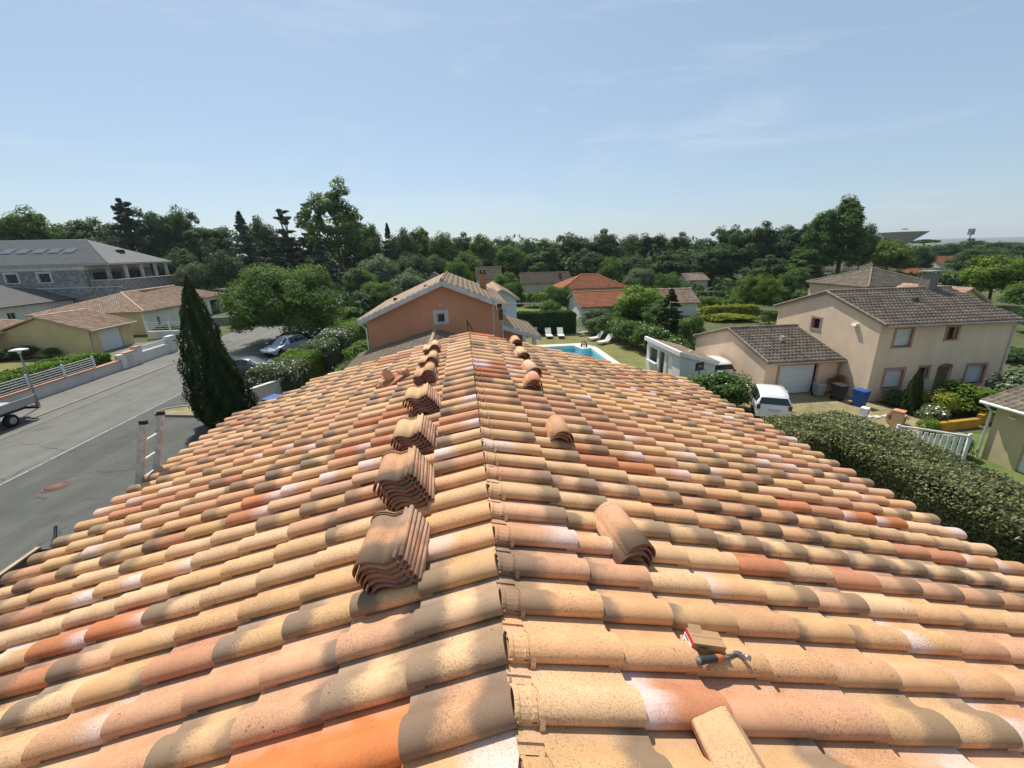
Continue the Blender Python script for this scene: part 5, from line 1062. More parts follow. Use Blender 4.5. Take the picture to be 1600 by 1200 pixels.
mb = MB(); mb.prism([(LX, LZ-.26), (AX, AZ-.26), (AX, AZ+.02), (LX, LZ+.02)], 26.08, 26.145, 'y'); mb.build('verge_board', PALE, oh); mb = MB(); mb.prism([(AX+.001, AZ-.26), (RX, RZ_-.26), (RX, RZ_+.02), (AX+.001, AZ+.02)], 26.08, 26.145, 'y'); mb.build('verge_board', PALE, oh)
ridge_run(r1, (AX, 26.1, AZ+.06), (AX, 37.4, AZ+.06), T_BEIGE, .12); pipe(oh, [(LX+.05, 26.3, LZ-.15), (-5.82, 26.42, LZ-.5), (-5.82, 26.42, 0)]); pipe(oh, [(RX-.1, 26.3, RZ_-.2), (2.38, 26.42, RZ_-.5), (2.38, 26.42, 0)])
BRK = M('orange_brick', (.36, .16, .085), .9, .2, 6); c_ = MB().box(1.35, 1.82, 32.8, 33.3, 5.9, 7.25).build('chimney', BRK, oh); MB().box(1.29, 1.88, 32.74, 33.36, 7.25, 7.33).box(1.4, 1.5, 32.85, 33.25, 7.33, 7.5).box(1.67, 1.77, 32.85, 33.25, 7.33, 7.5).box(1.29, 1.88, 32.74, 33.36, 7.5, 7.57).build('chimney_cap', DGREY, c_)
MB().box(-2.3, -2.1, 27.2, 27.4, 6.72, 6.95).build('roof_vent', BRK, r1); MB().box(-4.3, -4.1, 28.0, 28.2, 5.95, 6.15).build('roof_vent', MATS['dark_brown_door'], r1); MB().lathe([(0, -.02), (.07, -.02), (.07, .03), (0, .03)], (-1.35, 26.48, 5.75), 10, 'y').build('wall_vent', PALE, oh)
wing = thing('grey_roof_wing', 'low wing with old grey-brown tile roof in front of the orange gable', 'building', (0, 0, 0))
mb = MB(); mb.box(-5.7, 2.2, 13.2, 26.45, 0, 3.0); mb.prism([(-5.7, 3.0), (2.2, 3.0), (-1.75, 4.15)], 13.2, 13.4, 'y'); mb.build('wall', ORG, wing)
r1 = roof_plane(wing, [(-6.3, 26.46, 3.02), (-6.3, 12.8, 3.02), (-1.75, 12.8, 4.3), (-1.75, 26.46, 4.3)], T_DULL, .25, .36); roof_plane(wing, [(2.8, 12.8, 3.02), (2.8, 26.46, 3.02), (-1.75, 26.46, 4.3), (-1.75, 12.8, 4.3)], T_DULL, .25, .36); ridge_run(r1, (-1.75, 12.8, 4.36), (-1.75, 26.4, 4.36), T_BEIGE, .12)
lt = thing('lean_to', 'lean-to with beige tiles and white fascia on the right of the orange house', 'building', (0, 0, 0))
r1 = roof_plane(lt, [(4.75, 26.5, 3.62), (4.75, 32.2, 3.62), (2.34, 32.2, 4.42), (2.34, 26.5, 4.42)], T_BEIGE, .25, .36, slab=PALE); mb = MB(); mb.prism([(2.34, 4.17), (4.8, 3.36), (4.8, 3.63), (2.34, 4.44)], 26.43, 26.49, 'y'); mb.build('fascia_board', PALE, lt)
MB().box(4.35, 4.6, 27.0, 27.25, 0, 3.5).build('post', WPVC, lt); MB().box(4.35, 4.6, 31.7, 31.95, 0, 3.5).build('post', WPVC, lt); MB().box(2.34, 4.6, 32.0, 32.2, 0, 3.6).build('rear_wall', ORG, lt)
wh = thing('white_gable_house', 'white gabled house peeping out behind the orange house', 'house', (0, 0, 0)); mb = MB(); mb.prism([(-2, 0), (4.7, 0), (4.7, 4.75), (3.4, 5.5), (-2, 2.9)], 38, 48, 'y'); mb.build('wall', M('shaded_white_render', (.55, .57, .58), .92, .04), wh)  # white render with the wall's bluish shade put into its colour
roof_plane(wh, [(4.95, 37.7, 4.72), (4.95, 48.3, 4.72), (3.4, 48.3, 5.62), (3.4, 37.7, 5.62)], T_MIX); roof_plane(wh, [(-2.4, 48.3, 2.9), (-2.4, 37.7, 2.9), (3.4, 37.7, 5.62), (3.4, 48.3, 5.62)], T_MIX)
def simple_house(name, label, x0, x1, y0, y1, ze, zr, wall, tile, axis='x', hip=False, doors=(), chimney=None, e=.35, slab=None):
    """far house: walls, two or four roof planes, openings in the wall facing us"""
    t = thing(name, label, 'house', (0, 0, 0)); wf = WF((x0, y0), (x1, y0)); mb = MB(); wf.wall(mb, 0, ze, [d[:4] for d in doors]); mb.box(x0, x0+.2, y0+.25, y1, 0, ze); mb.box(x1-.2, x1, y0+.25, y1, 0, ze); mb.box(x0+.2, x1-.2, y1-.2, y1, 0, ze)
    ym, xm = (y0+y1)/2, (x0+x1)/2
    if not hip:
        if axis == 'x':
            for x in (x0, x1-.2): mb.prism([(y0+.05, ze), (y1-.05, ze), (ym, zr-.1)], x, x+.2, 'x')
        else:
            for y in (y0, y1-.2): mb.prism([(x0+.05, ze), (x1-.05, ze), (xm, zr-.1)], y, y+.2, 'y')
    mb.build('wall', wall, t)
    for d in doors:
        if d[4] == 'garage': sectional_door(t, wf, *d[:4], n=4)
        else: window(t, wf, *d[:4], style=d[4], split=False)
    z = ze-.05
    if hip:
        k = min(x1-x0, y1-y0)/2
        a, b = ((x0+k, ym), (x1-k, ym)) if (x1-x0) > (y1-y0) else ((xm, y0+k), (xm, y1-k))
        c = [(x0-e, y0-e, z), (x1+e, y0-e, z), (x1+e, y1+e, z), (x0-e, y1+e, z)]; A, B = (*a, zr), (*b, zr)
        if (x1-x0) > (y1-y0): pl = [[c[0], c[1], B, A], [c[1], c[2], B], [c[2], c[3], A, B], [c[3], c[0], A]]; hips = [(c[0], A), (c[1], B)]
        else: pl = [[c[0], c[1], A], [c[1], c[2], B, A], [c[2], c[3], B], [c[3], c[0], A, B]]; hips = [(c[0], A), (c[1], A), (c[3], B)]
        rs_ = [roof_plane(t, q, tile, slab=slab) for q in pl]
        for p, q in hips+[(A, B)]: ridge_run(rs_[0], (p[0], p[1], p[2]+.06), (q[0], q[1], q[2]+.06), tile, .13)
    elif axis == 'x':
        r_ = roof_plane(t, [(x0-e, y0-e, z), (x1+e, y0-e, z), (x1+e, ym, zr), (x0-e, ym, zr)], tile, slab=slab); roof_plane(t, [(x1+e, y1+e, z), (x0-e, y1+e, z), (x0-e, ym, zr), (x1+e, ym, zr)], tile, slab=slab); ridge_run(r_, (x0-e, ym, zr+.05), (x1+e, ym, zr+.05), tile, .12)
    else:
        r_ = roof_plane(t, [(x1+e, y0-e, z), (x1+e, y1+e, z), (xm, y1+e, zr), (xm, y0-e, zr)], tile, slab=slab); roof_plane(t, [(x0-e, y1+e, z), (x0-e, y0-e, z), (xm, y0-e, zr), (xm, y1+e, zr)], tile, slab=slab)
    if chimney: MB().box(chimney[0]-.35, chimney[0]+.35, chimney[1]-.3, chimney[1]+.3, zr-1.2, chimney[2]).build('chimney', M('red_brick', (.22, .07, .045), .9), t)
    return t
simple_house('white_garage_house', 'white bungalow with orange roof and garage door beyond the pool hedge', 14.9, 23.5, 53, 61, 1.95, 3.35, WHITEW, T_RED, 'x', False, [(.7, 3.1, 0, 1.5, 'garage')])
simple_house('bungalow', 'low bungalow with pinkish tiles behind the dark garden conifer', 25, 31.2, 55, 60, 1.75, 3.3, WHITEW, T_MIX)
simple_house('orange_hip_house', 'house with bright orange hipped roof in front of the wood', 17.6, 28.4, 74.5, 82.5, 2.4, 4.45, M('cream_far', (.5, .45, .36), .9), T_RED, hip=True)
simple_house('brown_roof_house', 'long house with dull brown roof and brick chimney at the wood edge', 13.6, 24.5, 97, 104, 1.85, 3.9, MATS['cream_far'], T_DULL, 'x', False, [(6.5, 8.2, .2, 1.6, 'glass')], (22.2, 98.5, 3.9))
ah = simple_house('aerial_house', 'brown-roofed house with rooftop aerial behind the orange chimney', 3.3, 7.9, 88, 95, 3.6, 5.7, MATS['cream_far'], T_DULL, 'x')
mb = MB(); mb.tube([(4.2, 91.5, 5.6), (4.2, 91.5, 7.6)], .035, 5); mb.tube([(3.4, 91.5, 7.2), (5.6, 91.5, 7.1)], .025, 5); mb.build('aerial', LEAD, ah)
for i in range(6): MB().tube([(3.6+i*.36, 91.5, 6.9), (3.6+i*.36, 91.5, 7.4)], .018, 4).build('aerial_element', LEAD, ah)
simple_house('hip_roof_house', 'two-storey house with grey hipped roof behind the beige house ridge', 47.2, 56, 46.2, 55, 3.95, 5.75, BEIGE, T_GREY, hip=True)
simple_house('clearing_house', 'small pale house with pink roof among the trees right of the orange hipped roof', 48.5, 53, 90, 95, 2.0, 3.2, MATS['cream_far'], T_MIX, 'x')
simple_house('tile_house', 'distant house with orange roof below the water tower', 110, 119, 98, 106, .9, 2.2, MATS['cream_far'], T_RED, 'x'); simple_house('tile_house', 'distant house with broad orange roof left of the bright green tree', 156, 167, 128, 137, 1.8, 4.0, MATS['cream_far'], T_RED, 'x')
simple_house('annex', 'cream gabled annex just left of the beige house chimney', 42, 46, 33.5, 39, 3.6, 4.9, BEIGE, T_MIX, 'y')
simple_house('hidden_house', 'pale roof showing among the trees above the orange house ridge', -3.5, 1.5, 108, 114, 4.2, 6.6, MATS['cream_far'], T_BEIGE, hip=True); simple_house('hidden_house', 'small pale gable among the trees left of the orange house ridge', -8, -4, 100, 105, 3.0, 4.6, MATS['cream_far'], T_BEIGE, 'y')
hedge('yellow_hedge', 'clipped yellow-green hedge behind the beige garage', 30, 37, 50.5, 52, 1.6, 'lime', .12, 150, .12); hedge('boundary_hedge', 'green hedge closing the garden behind the oleanders', 16.5, 24, 46, 47.5, 2.0, 'mid', .11, 170, .14)
# ------------------------------------------------------------------ water tower and mast
D_ = 1.32; wt = thing('water_tower', 'concrete water tower with a wide inverted cone bowl on the horizon', 'water tower', (271*D_, 250*D_, 0)); CON = M('tower_concrete', (.30, .29, .27), .9, .08, .1)
k = 8.8-8.8*D_; Z = lambda z: z*D_+k
MB().lathe([(3.2, 0), (3.0, Z(6.5)), (3.6, Z(7.6)), (15.6, Z(14.6)), (15.8, Z(14.85)), (15.2, Z(14.95)), (3.0, Z(16.2)), (0, Z(16.3))], (0, 0, 0), 40).build('bowl', CON, wt); MB().lathe([(2.3, Z(16.1)), (2.3, Z(16.9)), (0, Z(17.0))], (0, 0, 0), 16).build('top_cabin', CON, wt)
ms_ = thing('radio_mast', 'thin radio mast with aerials right of the water tower', 'mast', (325, 255, 0)); MB().tube([(0, 0, 0), (0, 0, 16)], [.5, .3], 6).build('pole', LEAD, ms_)
for a in range(5): MB().box(1.3*math.cos(a*1.257)-.3, 1.3*math.cos(a*1.257)+.3, 1.3*math.sin(a*1.257)-.3, 1.3*math.sin(a*1.257)+.3, 12.6, 16.2).build('antenna_panel', LEAD, ms_)
MB().lathe([(0, 13.2), (1.6, 13.2), (1.6, 13.5), (0, 13.5)], (0, 0, 0), 10).build('platform', LEAD, ms_)
# ------------------------------------------------------------------ distant hills
rs = np.random.default_rng(3); az = np.linspace(R(-75), R(85), 240); V = []; 
hgt = 44 + 16*np.sin(az*5.2+.6) + 9*np.sin(az*13+2) + 4*np.sin(az*31)
for r_, f_ in ((5200, -.02), (6000, .55), (7200, 1.), (8600, .4)):
    for a, h_ in zip(az, hgt): V.append((math.sin(a)*r_, math.cos(a)*r_, max(-2, h_*f_)))
n = len(az); Q = [(i*n+j, i*n+j+1, (i+1)*n+j+1, (i+1)*n+j) for i in range(3) for j in range(n-1)]
me = np_mesh('hills', np.array(V), np.array(Q), smooth=True); tag(obj('hills', me, None, ground_mat('hill_fields', [(.04, .065, .03), (.07, .09, .035), (.15, .14, .07)], .004, .02, 0.)), kind='structure')
# ================================================================== TREES OF THE WOOD AND THE GARDENS
# x, y, height, width, kind, leaf, category, label
TREES = [
    (-109.2, 118, 20.6, 14.5, 'big', 'mid', 'tree', 'green tall broad tree in the back wood, over the stone building, left'),
    (-96.3, 112, 19.9, 13.2, 'big', 'mid', 'tree', 'green tall broad tree in the back wood, over the stone building, right'),
    (-96.0, 118, 18.1, 10.4, 'broad', 'mid', 'tree', 'green rounded tree in the back wood, over the stone building'),
    (-92.1, 122, 19.2, 13.1, 'big', 'dark', 'tree', 'dark green tall broad tree in the back wood, over the stone terrace'),
    (-88.7, 124, 17.4, 9.5, 'broad', 'dark', 'tree', 'dark green rounded tree in the back wood, over the stone terrace'),
    (-74.0, 112, 21.5, 11.0, 'cedar', 'conifer', 'tree', 'blackish layered cedar in the back wood, over the stone terrace'),
    (-72.5, 120, 20.6, 10.7, 'big', 'dark', 'tree', 'dark green tall broad tree in the back wood, over the tall cypress'),
    (-70.0, 124, 20.7, 9.9, 'big', 'mid', 'tree', 'green tall broad tree in the back wood, over the tall cypress'),
    (-55.3, 106, 16.7, 7.2, 'umbrella', 'dark', 'tree', 'dark green flat-topped umbrella pine in the back wood, over the tall cypress'),
    (-61.5, 124, 16.7, 9.7, 'big', 'dark', 'tree', 'dark green tall broad tree in the back wood, over the street tree (left side)'),
    (-49.8, 112, 18.7, 9.4, 'conifer', 'blue', 'tree', 'blue-green pointed conifer in the back wood, over the street tree (left side)'),
    (-50.1, 122, 17.9, 9.6, 'broad', 'dark', 'tree', 'dark green rounded tree in the back wood, over the street tree (left side)'),
    (-43.2, 120, 19.5, 11.1, 'cedar', 'conifer', 'tree', 'blackish layered cedar in the back wood, over the street tree (right side), left'),
    (-38.8, 100, 12.5, 8.3, 'conifer', 'conifer', 'tree', 'blackish pointed conifer in the back wood, over the street tree (right side)'),
    (-37.9, 122, 21.1, 9.7, 'cedar', 'conifer', 'tree', 'blackish layered cedar in the back wood, over the street tree (right side), right'),
    (-28.7, 112, 24.6, 15.3, 'sparse', 'mid', 'tree', 'green tallest airy tree in the back wood, over the street tree (right side)'),
    (-26.9, 122, 18.7, 9.8, 'big', 'dark', 'tree', 'dark green tall broad tree in the back wood, left of the orange house roof'),
    (-28.9, 98, 12.2, 9.5, 'conifer', 'blue', 'tree', 'blue-green pointed conifer in the back wood, over the street tree (right side)'),
    (-24.0, 126, 16.2, 8.2, 'broad', 'mid', 'tree', 'green rounded tree in the back wood, left of the orange house roof'),
    (-18.8, 124, 16.4, 6.1, 'conifer', 'conifer', 'tree', 'blackish pointed conifer in the back wood, left of the orange house roof'),
    (-14.3, 118, 14.4, 8.4, 'broad', 'dark', 'tree', 'dark green rounded tree in the back wood, over the orange gable'),
    (-10.7, 128, 16.0, 8.5, 'big', 'mid', 'tree', 'green tall broad tree in the back wood, over the orange gable'),
    (-4.8, 122, 14.1, 8.1, 'broad', 'mid', 'tree', 'green rounded tree in the back wood, over the orange gable'),
    (0.5, 128, 13.6, 9.3, 'big', 'dark', 'tree', 'dark green tall broad tree in the back wood, over the orange chimney'),
    (6.3, 118, 12.8, 9.6, 'broad', 'mid', 'tree', 'green rounded tree in the back wood, over the orange chimney'),
    (13.1, 128, 12.7, 9.4, 'big', 'dark', 'tree', 'dark green tall broad tree in the back wood, over the brown-roofed far house'),
    (17.8, 120, 11.4, 8.6, 'broad', 'dark', 'tree', 'dark green rounded tree in the back wood, over the brown-roofed far house'),
    (24.7, 126, 12.1, 10.1, 'big', 'mid', 'tree', 'green tall broad tree in the back wood, over the brown-roofed far house'),
    (30.5, 118, 13.0, 11.2, 'big', 'dark', 'tree', 'dark green tall broad tree in the back wood, over the orange hipped roof, left'),
    (39.4, 120, 13.5, 11.5, 'big', 'dark', 'tree', 'dark green tall broad tree in the back wood, over the orange hipped roof, right'),
    (49.0, 126, 12.4, 9.6, 'broad', 'dark', 'tree', 'dark green rounded tree in the back wood, over the pool oleanders'),
    (52.5, 118, 12.4, 10.4, 'big', 'dark', 'tree', 'dark green tall broad tree in the back wood, over the pool oleanders'),
    (63.9, 126, 12.5, 10.4, 'big', 'mid', 'tree', 'green tall broad tree in the back wood, over the pool oleanders'),
    (67.0, 118, 10.8, 9.2, 'broad', 'dark', 'tree', 'dark green rounded tree in the back wood, over the beige garage gable'),
    (69.4, 110, 13.8, 10.2, 'big', 'dark', 'tree', 'dark green tall broad tree in the back wood, over the beige garage gable'),
    (74.1, 106, 13.9, 11.1, 'big', 'dark', 'tree', 'dark green tall broad tree in the back wood, over the beige garage ridge, left'),
    (80.0, 104, 13.7, 10.4, 'big', 'dark', 'tree', 'dark green tall broad tree in the back wood, over the beige garage ridge, right'),
    (81.9, 100, 13.2, 7.0, 'poplar', 'dark', 'tree', 'dark green tall upright tree in the back wood, over the beige garage ridge'),
    (79.4, 92, 16.7, 7.2, 'poplar', 'mid', 'tree', 'green tall upright tree in the back wood, over the beige gable wall, left'),
    (85.1, 92, 18.4, 9.2, 'poplar', 'mid', 'tree', 'green tall upright tree in the back wood, over the beige gable wall, right'),
    (94.2, 96, 13.1, 5.9, 'broad', 'dark', 'tree', 'dark green rounded tree in the back wood, over the beige gable wall'),
    (70.3, 84, 7.6, 7.0, 'poplar', 'mid', 'tree', 'green tall upright tree in the back wood, over the beige garage ridge'),
    (-88.9, 104, 11.9, 9.2, 'broad', 'dark', 'tree', "dark green rounded tree at the wood's edge, over the stone building"),
    (-77.9, 106, 13.4, 8.2, 'broad', 'dark', 'tree', "dark green rounded tree at the wood's edge, over the stone terrace"),
    (-45.5, 92, 9.7, 7.4, 'broad', 'dark', 'tree', "dark green rounded tree at the wood's edge, over the street tree (left side)"),
    (-56.8, 98, 10.5, 8.3, 'shrub', 'dark', 'tree', "dark green bushy tree at the wood's edge, over the tall cypress"),
    (-51.0, 92, 8.0, 6.1, 'shrub', 'grey', 'tree', "grey-green bushy tree at the wood's edge, over the tall cypress"),
    (-16.3, 92, 8.4, 8.9, 'broad', 'grey', 'tree', "grey-green rounded tree at the wood's edge, left of the orange house roof"),
    (-18.6, 84, 6.3, 7.0, 'shrub', 'mid', 'tree', "green bushy tree at the wood's edge, left of the orange house roof"),
    (-10.9, 100, 8.9, 8.4, 'broad', 'dark', 'tree', "dark green rounded tree at the wood's edge, over the orange gable, left"),
    (-5.9, 108, 8.1, 8.5, 'broad', 'dark', 'tree', "dark green rounded tree at the wood's edge, over the orange gable, right"),
    (1.7, 104, 8.7, 8.5, 'broad', 'mid', 'tree', "green rounded tree at the wood's edge, over the orange chimney"),
    (-0.5, 84, 7.2, 6.0, 'round', 'mid', 'tree', "green round-crowned tree at the wood's edge, over the orange chimney"),
    (-7.0, 62, 6.6, 5.8, 'shrub', 'grey', 'tree', "grey-green bushy tree at the wood's edge, over the orange gable"),
    (13.0, 112, 9.9, 10.2, 'broad', 'mid', 'tree', "green rounded tree at the wood's edge, over the brown-roofed far house"),
    (7.6, 76, 5.4, 4.8, 'shrub', 'mid', 'tree', "green bushy tree at the wood's edge, over the brown-roofed far house"),
    (21.1, 112, 9.0, 11.3, 'big', 'dark', 'tree', "dark green tall broad tree at the wood's edge, over the brown-roofed far house"),
    (32.6, 106, 8.0, 8.7, 'broad', 'dark', 'tree', "dark green rounded tree at the wood's edge, over the orange hipped roof"),
    (42.3, 108, 7.3, 9.9, 'broad', 'dark', 'tree', "dark green rounded tree at the wood's edge, over the pool oleanders"),
    (48.2, 98, 7.7, 9.7, 'big', 'dark', 'tree', "dark green tall broad tree at the wood's edge, over the pool oleanders"),
    (31.8, 92, 7.1, 5.4, 'broad', 'mid', 'tree', "green rounded tree at the wood's edge, over the orange hipped roof"),
    (57.8, 96, 8.8, 10.7, 'big', 'dark', 'tree', "dark green tall broad tree at the wood's edge, over the beige garage gable"),
    (62.5, 84, 6.7, 9.1, 'big', 'dark', 'tree', "dark green tall broad tree at the wood's edge, over the beige garage ridge"),
    (57.1, 70, 4.9, 5.0, 'shrub', 'mid', 'tree', "green bushy tree at the wood's edge, over the beige garage ridge"),
    (32.5, 78, 5.4, 6.1, 'round', 'grey', 'tree', "grey-green round-crowned tree at the wood's edge, over the pool oleanders"),
    (36.1, 74, 4.7, 5.4, 'round', 'mid', 'tree', "green round-crowned tree at the wood's edge, over the pool oleanders"),
    (101.8, 96, 9.3, 10.0, 'broad', 'bright', 'tree', 'bright green rounded tree in the distance, near the water tower'),
    (153.4, 150, 11.4, 8.0, 'broad', 'dark', 'tree', 'dark green rounded tree in the distance, near the water tower'),
    (127.2, 112, 7.6, 8.6, 'round', 'dark', 'tree', 'dark green round-crowned tree in the distance, near the water tower'),
    (172.7, 150, 10.8, 8.6, 'umbrella', 'dark', 'tree', 'dark green flat-topped umbrella pine in the distance, near the water tower'),
    (206.4, 170, 8.1, 12.0, 'broad', 'dark', 'tree', 'dark green rounded tree in the distance, over the beige house end, left'),
    (244.0, 190, 9.5, 15.3, 'big', 'dark', 'tree', 'dark green tall broad tree in the distance, over the beige house end, leftmost'),
    (243.3, 180, 8.1, 17.5, 'big', 'dark', 'tree', 'dark green tall broad tree in the distance, over the beige house end, second from left'),
    (244.1, 170, 7.9, 16.7, 'big', 'dark', 'tree', 'dark green tall broad tree in the distance, over the beige house end, third from left'),
    (132.9, 100, 6.9, 14.7, 'round', 'dark', 'tree', 'dark green round-crowned tree in the distance, over the beige house end'),
    (121.7, 84, 5.4, 9.7, 'big', 'dark', 'tree', 'dark green tall broad tree in the distance, over the beige house end, rightmost'),
    (72.1, 52, 6.9, 8.2, 'broad', 'bright', 'tree', 'bright green rounded tree in the distance, over the beige house end'),
    (67.0, 44, 4.1, 6.0, 'broad', 'mid', 'tree', 'green rounded tree in the distance, over the beige house end'),
    (101.2, 84, 3.6, 6.8, 'shrub', 'grey', 'shrub', 'grey-green bushy shrub in the distance, near the water tower'),
    (41.4, 27, 1.0, 3.4, 'shrub', 'dark', 'shrub', 'dark green bushy shrub in the distance, over the beige house end'),
    (55.5, 36, 2.5, 3.7, 'broad', 'dark', 'tree', 'dark green rounded tree in the distance, over the beige house end, right'),
    (13.6, 62, 4.0, 5.5, 'round', 'mid', 'tree', 'green round-crowned tree in the gardens, over the brown-roofed far house, right'),
    (10.9, 54, 2.9, 2.9, 'shrub', 'mid', 'shrub', 'green bushy shrub in the gardens, over the brown-roofed far house'),
    (11.6, 70, 2.5, 4.1, 'round', 'hedge', 'tree', 'fresh green round-crowned tree in the gardens, over the brown-roofed far house'),
    (7.3, 64, 4.5, 4.1, 'round', 'mid', 'tree', 'green round-crowned tree in the gardens, over the brown-roofed far house, left'),
    (19.9, 47, 4.9, 5.6, 'broad', 'hedge', 'tree', 'fresh green rounded tree in the gardens, over the pool oleanders'),
    (20.0, 40, 5.0, 3.9, 'conifer', 'cypress', 'tree', 'very dark pointed conifer in the gardens, over the pool oleanders'),
    (14.4, 46, 2.6, 3.5, 'shrub', 'grey', 'shrub', 'grey-green bushy shrub in the gardens, over the orange hipped roof'),
    (20.8, 37, 3.0, 2.7, 'shrub', 'mid', 'shrub', 'green bushy shrub in the gardens, over the beige garage gable'),
    (40.4, 56, 5.1, 6.4, 'round', 'bright', 'tree', 'bright green round-crowned tree in the gardens, over the beige garage ridge'),
    (34.8, 58, 2.2, 4.2, 'shrub', 'bright', 'shrub', 'bright green bushy shrub in the gardens, over the beige garage gable, left'),
    (37.5, 56, 2.1, 3.5, 'shrub', 'bright', 'shrub', 'bright green bushy shrub in the gardens, over the beige garage gable, right'),
    (31.9, 50, 1.0, 5.2, 'shrub', 'lime', 'shrub', 'yellow-green bushy shrub in the gardens, over the beige garage gable, left'),
    (35.2, 46, 1.6, 2.8, 'shrub', 'mid', 'shrub', 'green bushy shrub in the gardens, over the beige garage ridge'),
    (33.8, 49, 0.8, 3.4, 'shrub', 'lime', 'shrub', 'yellow-green bushy shrub in the gardens, over the beige garage gable, right'),
    (20.7, 44, 3.4, 4.1, 'broad', 'mid', 'tree', 'green rounded tree in the gardens, over the pool oleanders, right'),
    (52.2, 60, 2.1, 3.8, 'shrub', 'mid', 'shrub', 'green bushy shrub in the gardens, over the beige gable wall'),
    (19.9, 52, 2.6, 3.2, 'broad', 'mid', 'tree', 'green rounded tree in the gardens, over the pool oleanders, left'),
    (-18.9, 60, 1.4, 3.4, 'shrub', 'mid', 'shrub', 'green bushy shrub in the gardens, over the street tree (right side)'),
    (-16.0, 62, 1.9, 3.9, 'shrub', 'hedge', 'shrub', 'fresh green bushy shrub in the gardens, left of the orange house roof, left'),
    (-10.8, 46, 2.3, 2.6, 'shrub', 'hedge', 'shrub', 'fresh green bushy shrub in the gardens, left of the orange house roof, right'),
    (-15.4, 70, 3.4, 4.9, 'shrub', 'dark', 'shrub', 'dark green bushy shrub in the gardens, left of the orange house roof'),
    (-13.7, 72, 4.6, 6.1, 'round', 'mid', 'tree', 'green round-crowned tree in the gardens, left of the orange house roof'),
]
NAME = dict(big='broadleaf_tree', broad='broadleaf_tree', cedar='cedar_tree', umbrella='umbrella_pine', conifer='conifer_tree', sparse='broadleaf_tree', poplar='poplar_tree', round='round_tree', shrub='shrub')
for i, (x, y, h, w_, kd, lf, cat, lab) in enumerate(TREES):
    kd2 = 'broad' if (kd == 'shrub' and h > 4) else kd
    tree(NAME[kd] if cat == 'tree' or kd != 'shrub' else 'shrub', lab, cat, kd2, i % (3 if kd2 in ('big', 'broad') else 2), lf, x, y, h, w_, 'trees of the wood' if i < 66 else None)
sheet('wood_floor', [(-170, 98), (-24, 100), (60, 100), (60, 80), (150, 70), (190, 180), (-170, 180)], .012, M('leaf_litter', (.05, .045, .025), .95, .3, .4))
# the unreachable inside of the wood and the woodland beyond it: one mass nobody could count
rs = np.random.default_rng(21); C = []
for k in range(420):
    t = rs.uniform(); x = -150 + 290*t; y = 132 + rs.uniform(0, 26); top = 11.5 + 3.5*math.sin(x*.05) + (4.0 if x < -20 else 0) - (2.5 if 5 < x < 60 else 0)
    C.append((x, y, rs.uniform(.15, .9)*top))
for k in range(260):
    a = rs.uniform(R(36), R(66)); d = rs.uniform(230, 620); C.append((math.sin(a)*d, math.cos(a)*d, rs.uniform(.5, 5.5)))
for k in range(170):
    x = rs.uniform(-105, 75); C.append((x, 108 + rs.uniform(0, 16), rs.uniform(.5, 5.5)))
for (x0, x1, y0, y1, k_) in ((-100, -22, 100, 112, 90), (-22, 60, 100, 112, 110), (55, 110, 78, 104, 120), (-30, -14, 60, 100, 40), (98, 150, 60, 110, 60), (24, 60, 62, 84, 50)):
    for k in range(k_): C.append((rs.uniform(x0, x1), rs.uniform(y0, y1), rs.uniform(.2, 1.4)))
C = np.array(C); P, Nn, sh = clump_cloud(rs, C, np.where(C[:, 2] < 1.4, rs.uniform(1.2, 2.2, len(C)), rs.uniform(2.4, 4.6, len(C))), 90, .8, .5)
P[:, 2] = np.abs(P[:, 2]); o = obj('far_wood', leaves_mesh('far_wood', P, Nn, .6*rs.uniform(.5, 1.3, len(P)), .34, rs, LEAF['dark'], sh)); tag(o, 'dark far-off woodland mass behind the tree line', 'wood', kind='stuff')
# ================================================================== LOOSE THINGS ON THE ROOF
def place(o, side, s, y, h, yaw=0., tilt=0., lean=0.):
    """lay a thing on the slope: local z = slope normal, local x = down slope, yaw about the normal"""
    o.matrix_world = Matrix.Translation(slope_point(side, s, y, h)) @ Matrix.Rotation(side*SL, 4, 'Y') @ Matrix.Rotation(yaw, 4, 'Z') @ Matrix.Rotation(tilt, 4, 'X') @ Matrix.Rotation(lean, 4, 'Y')
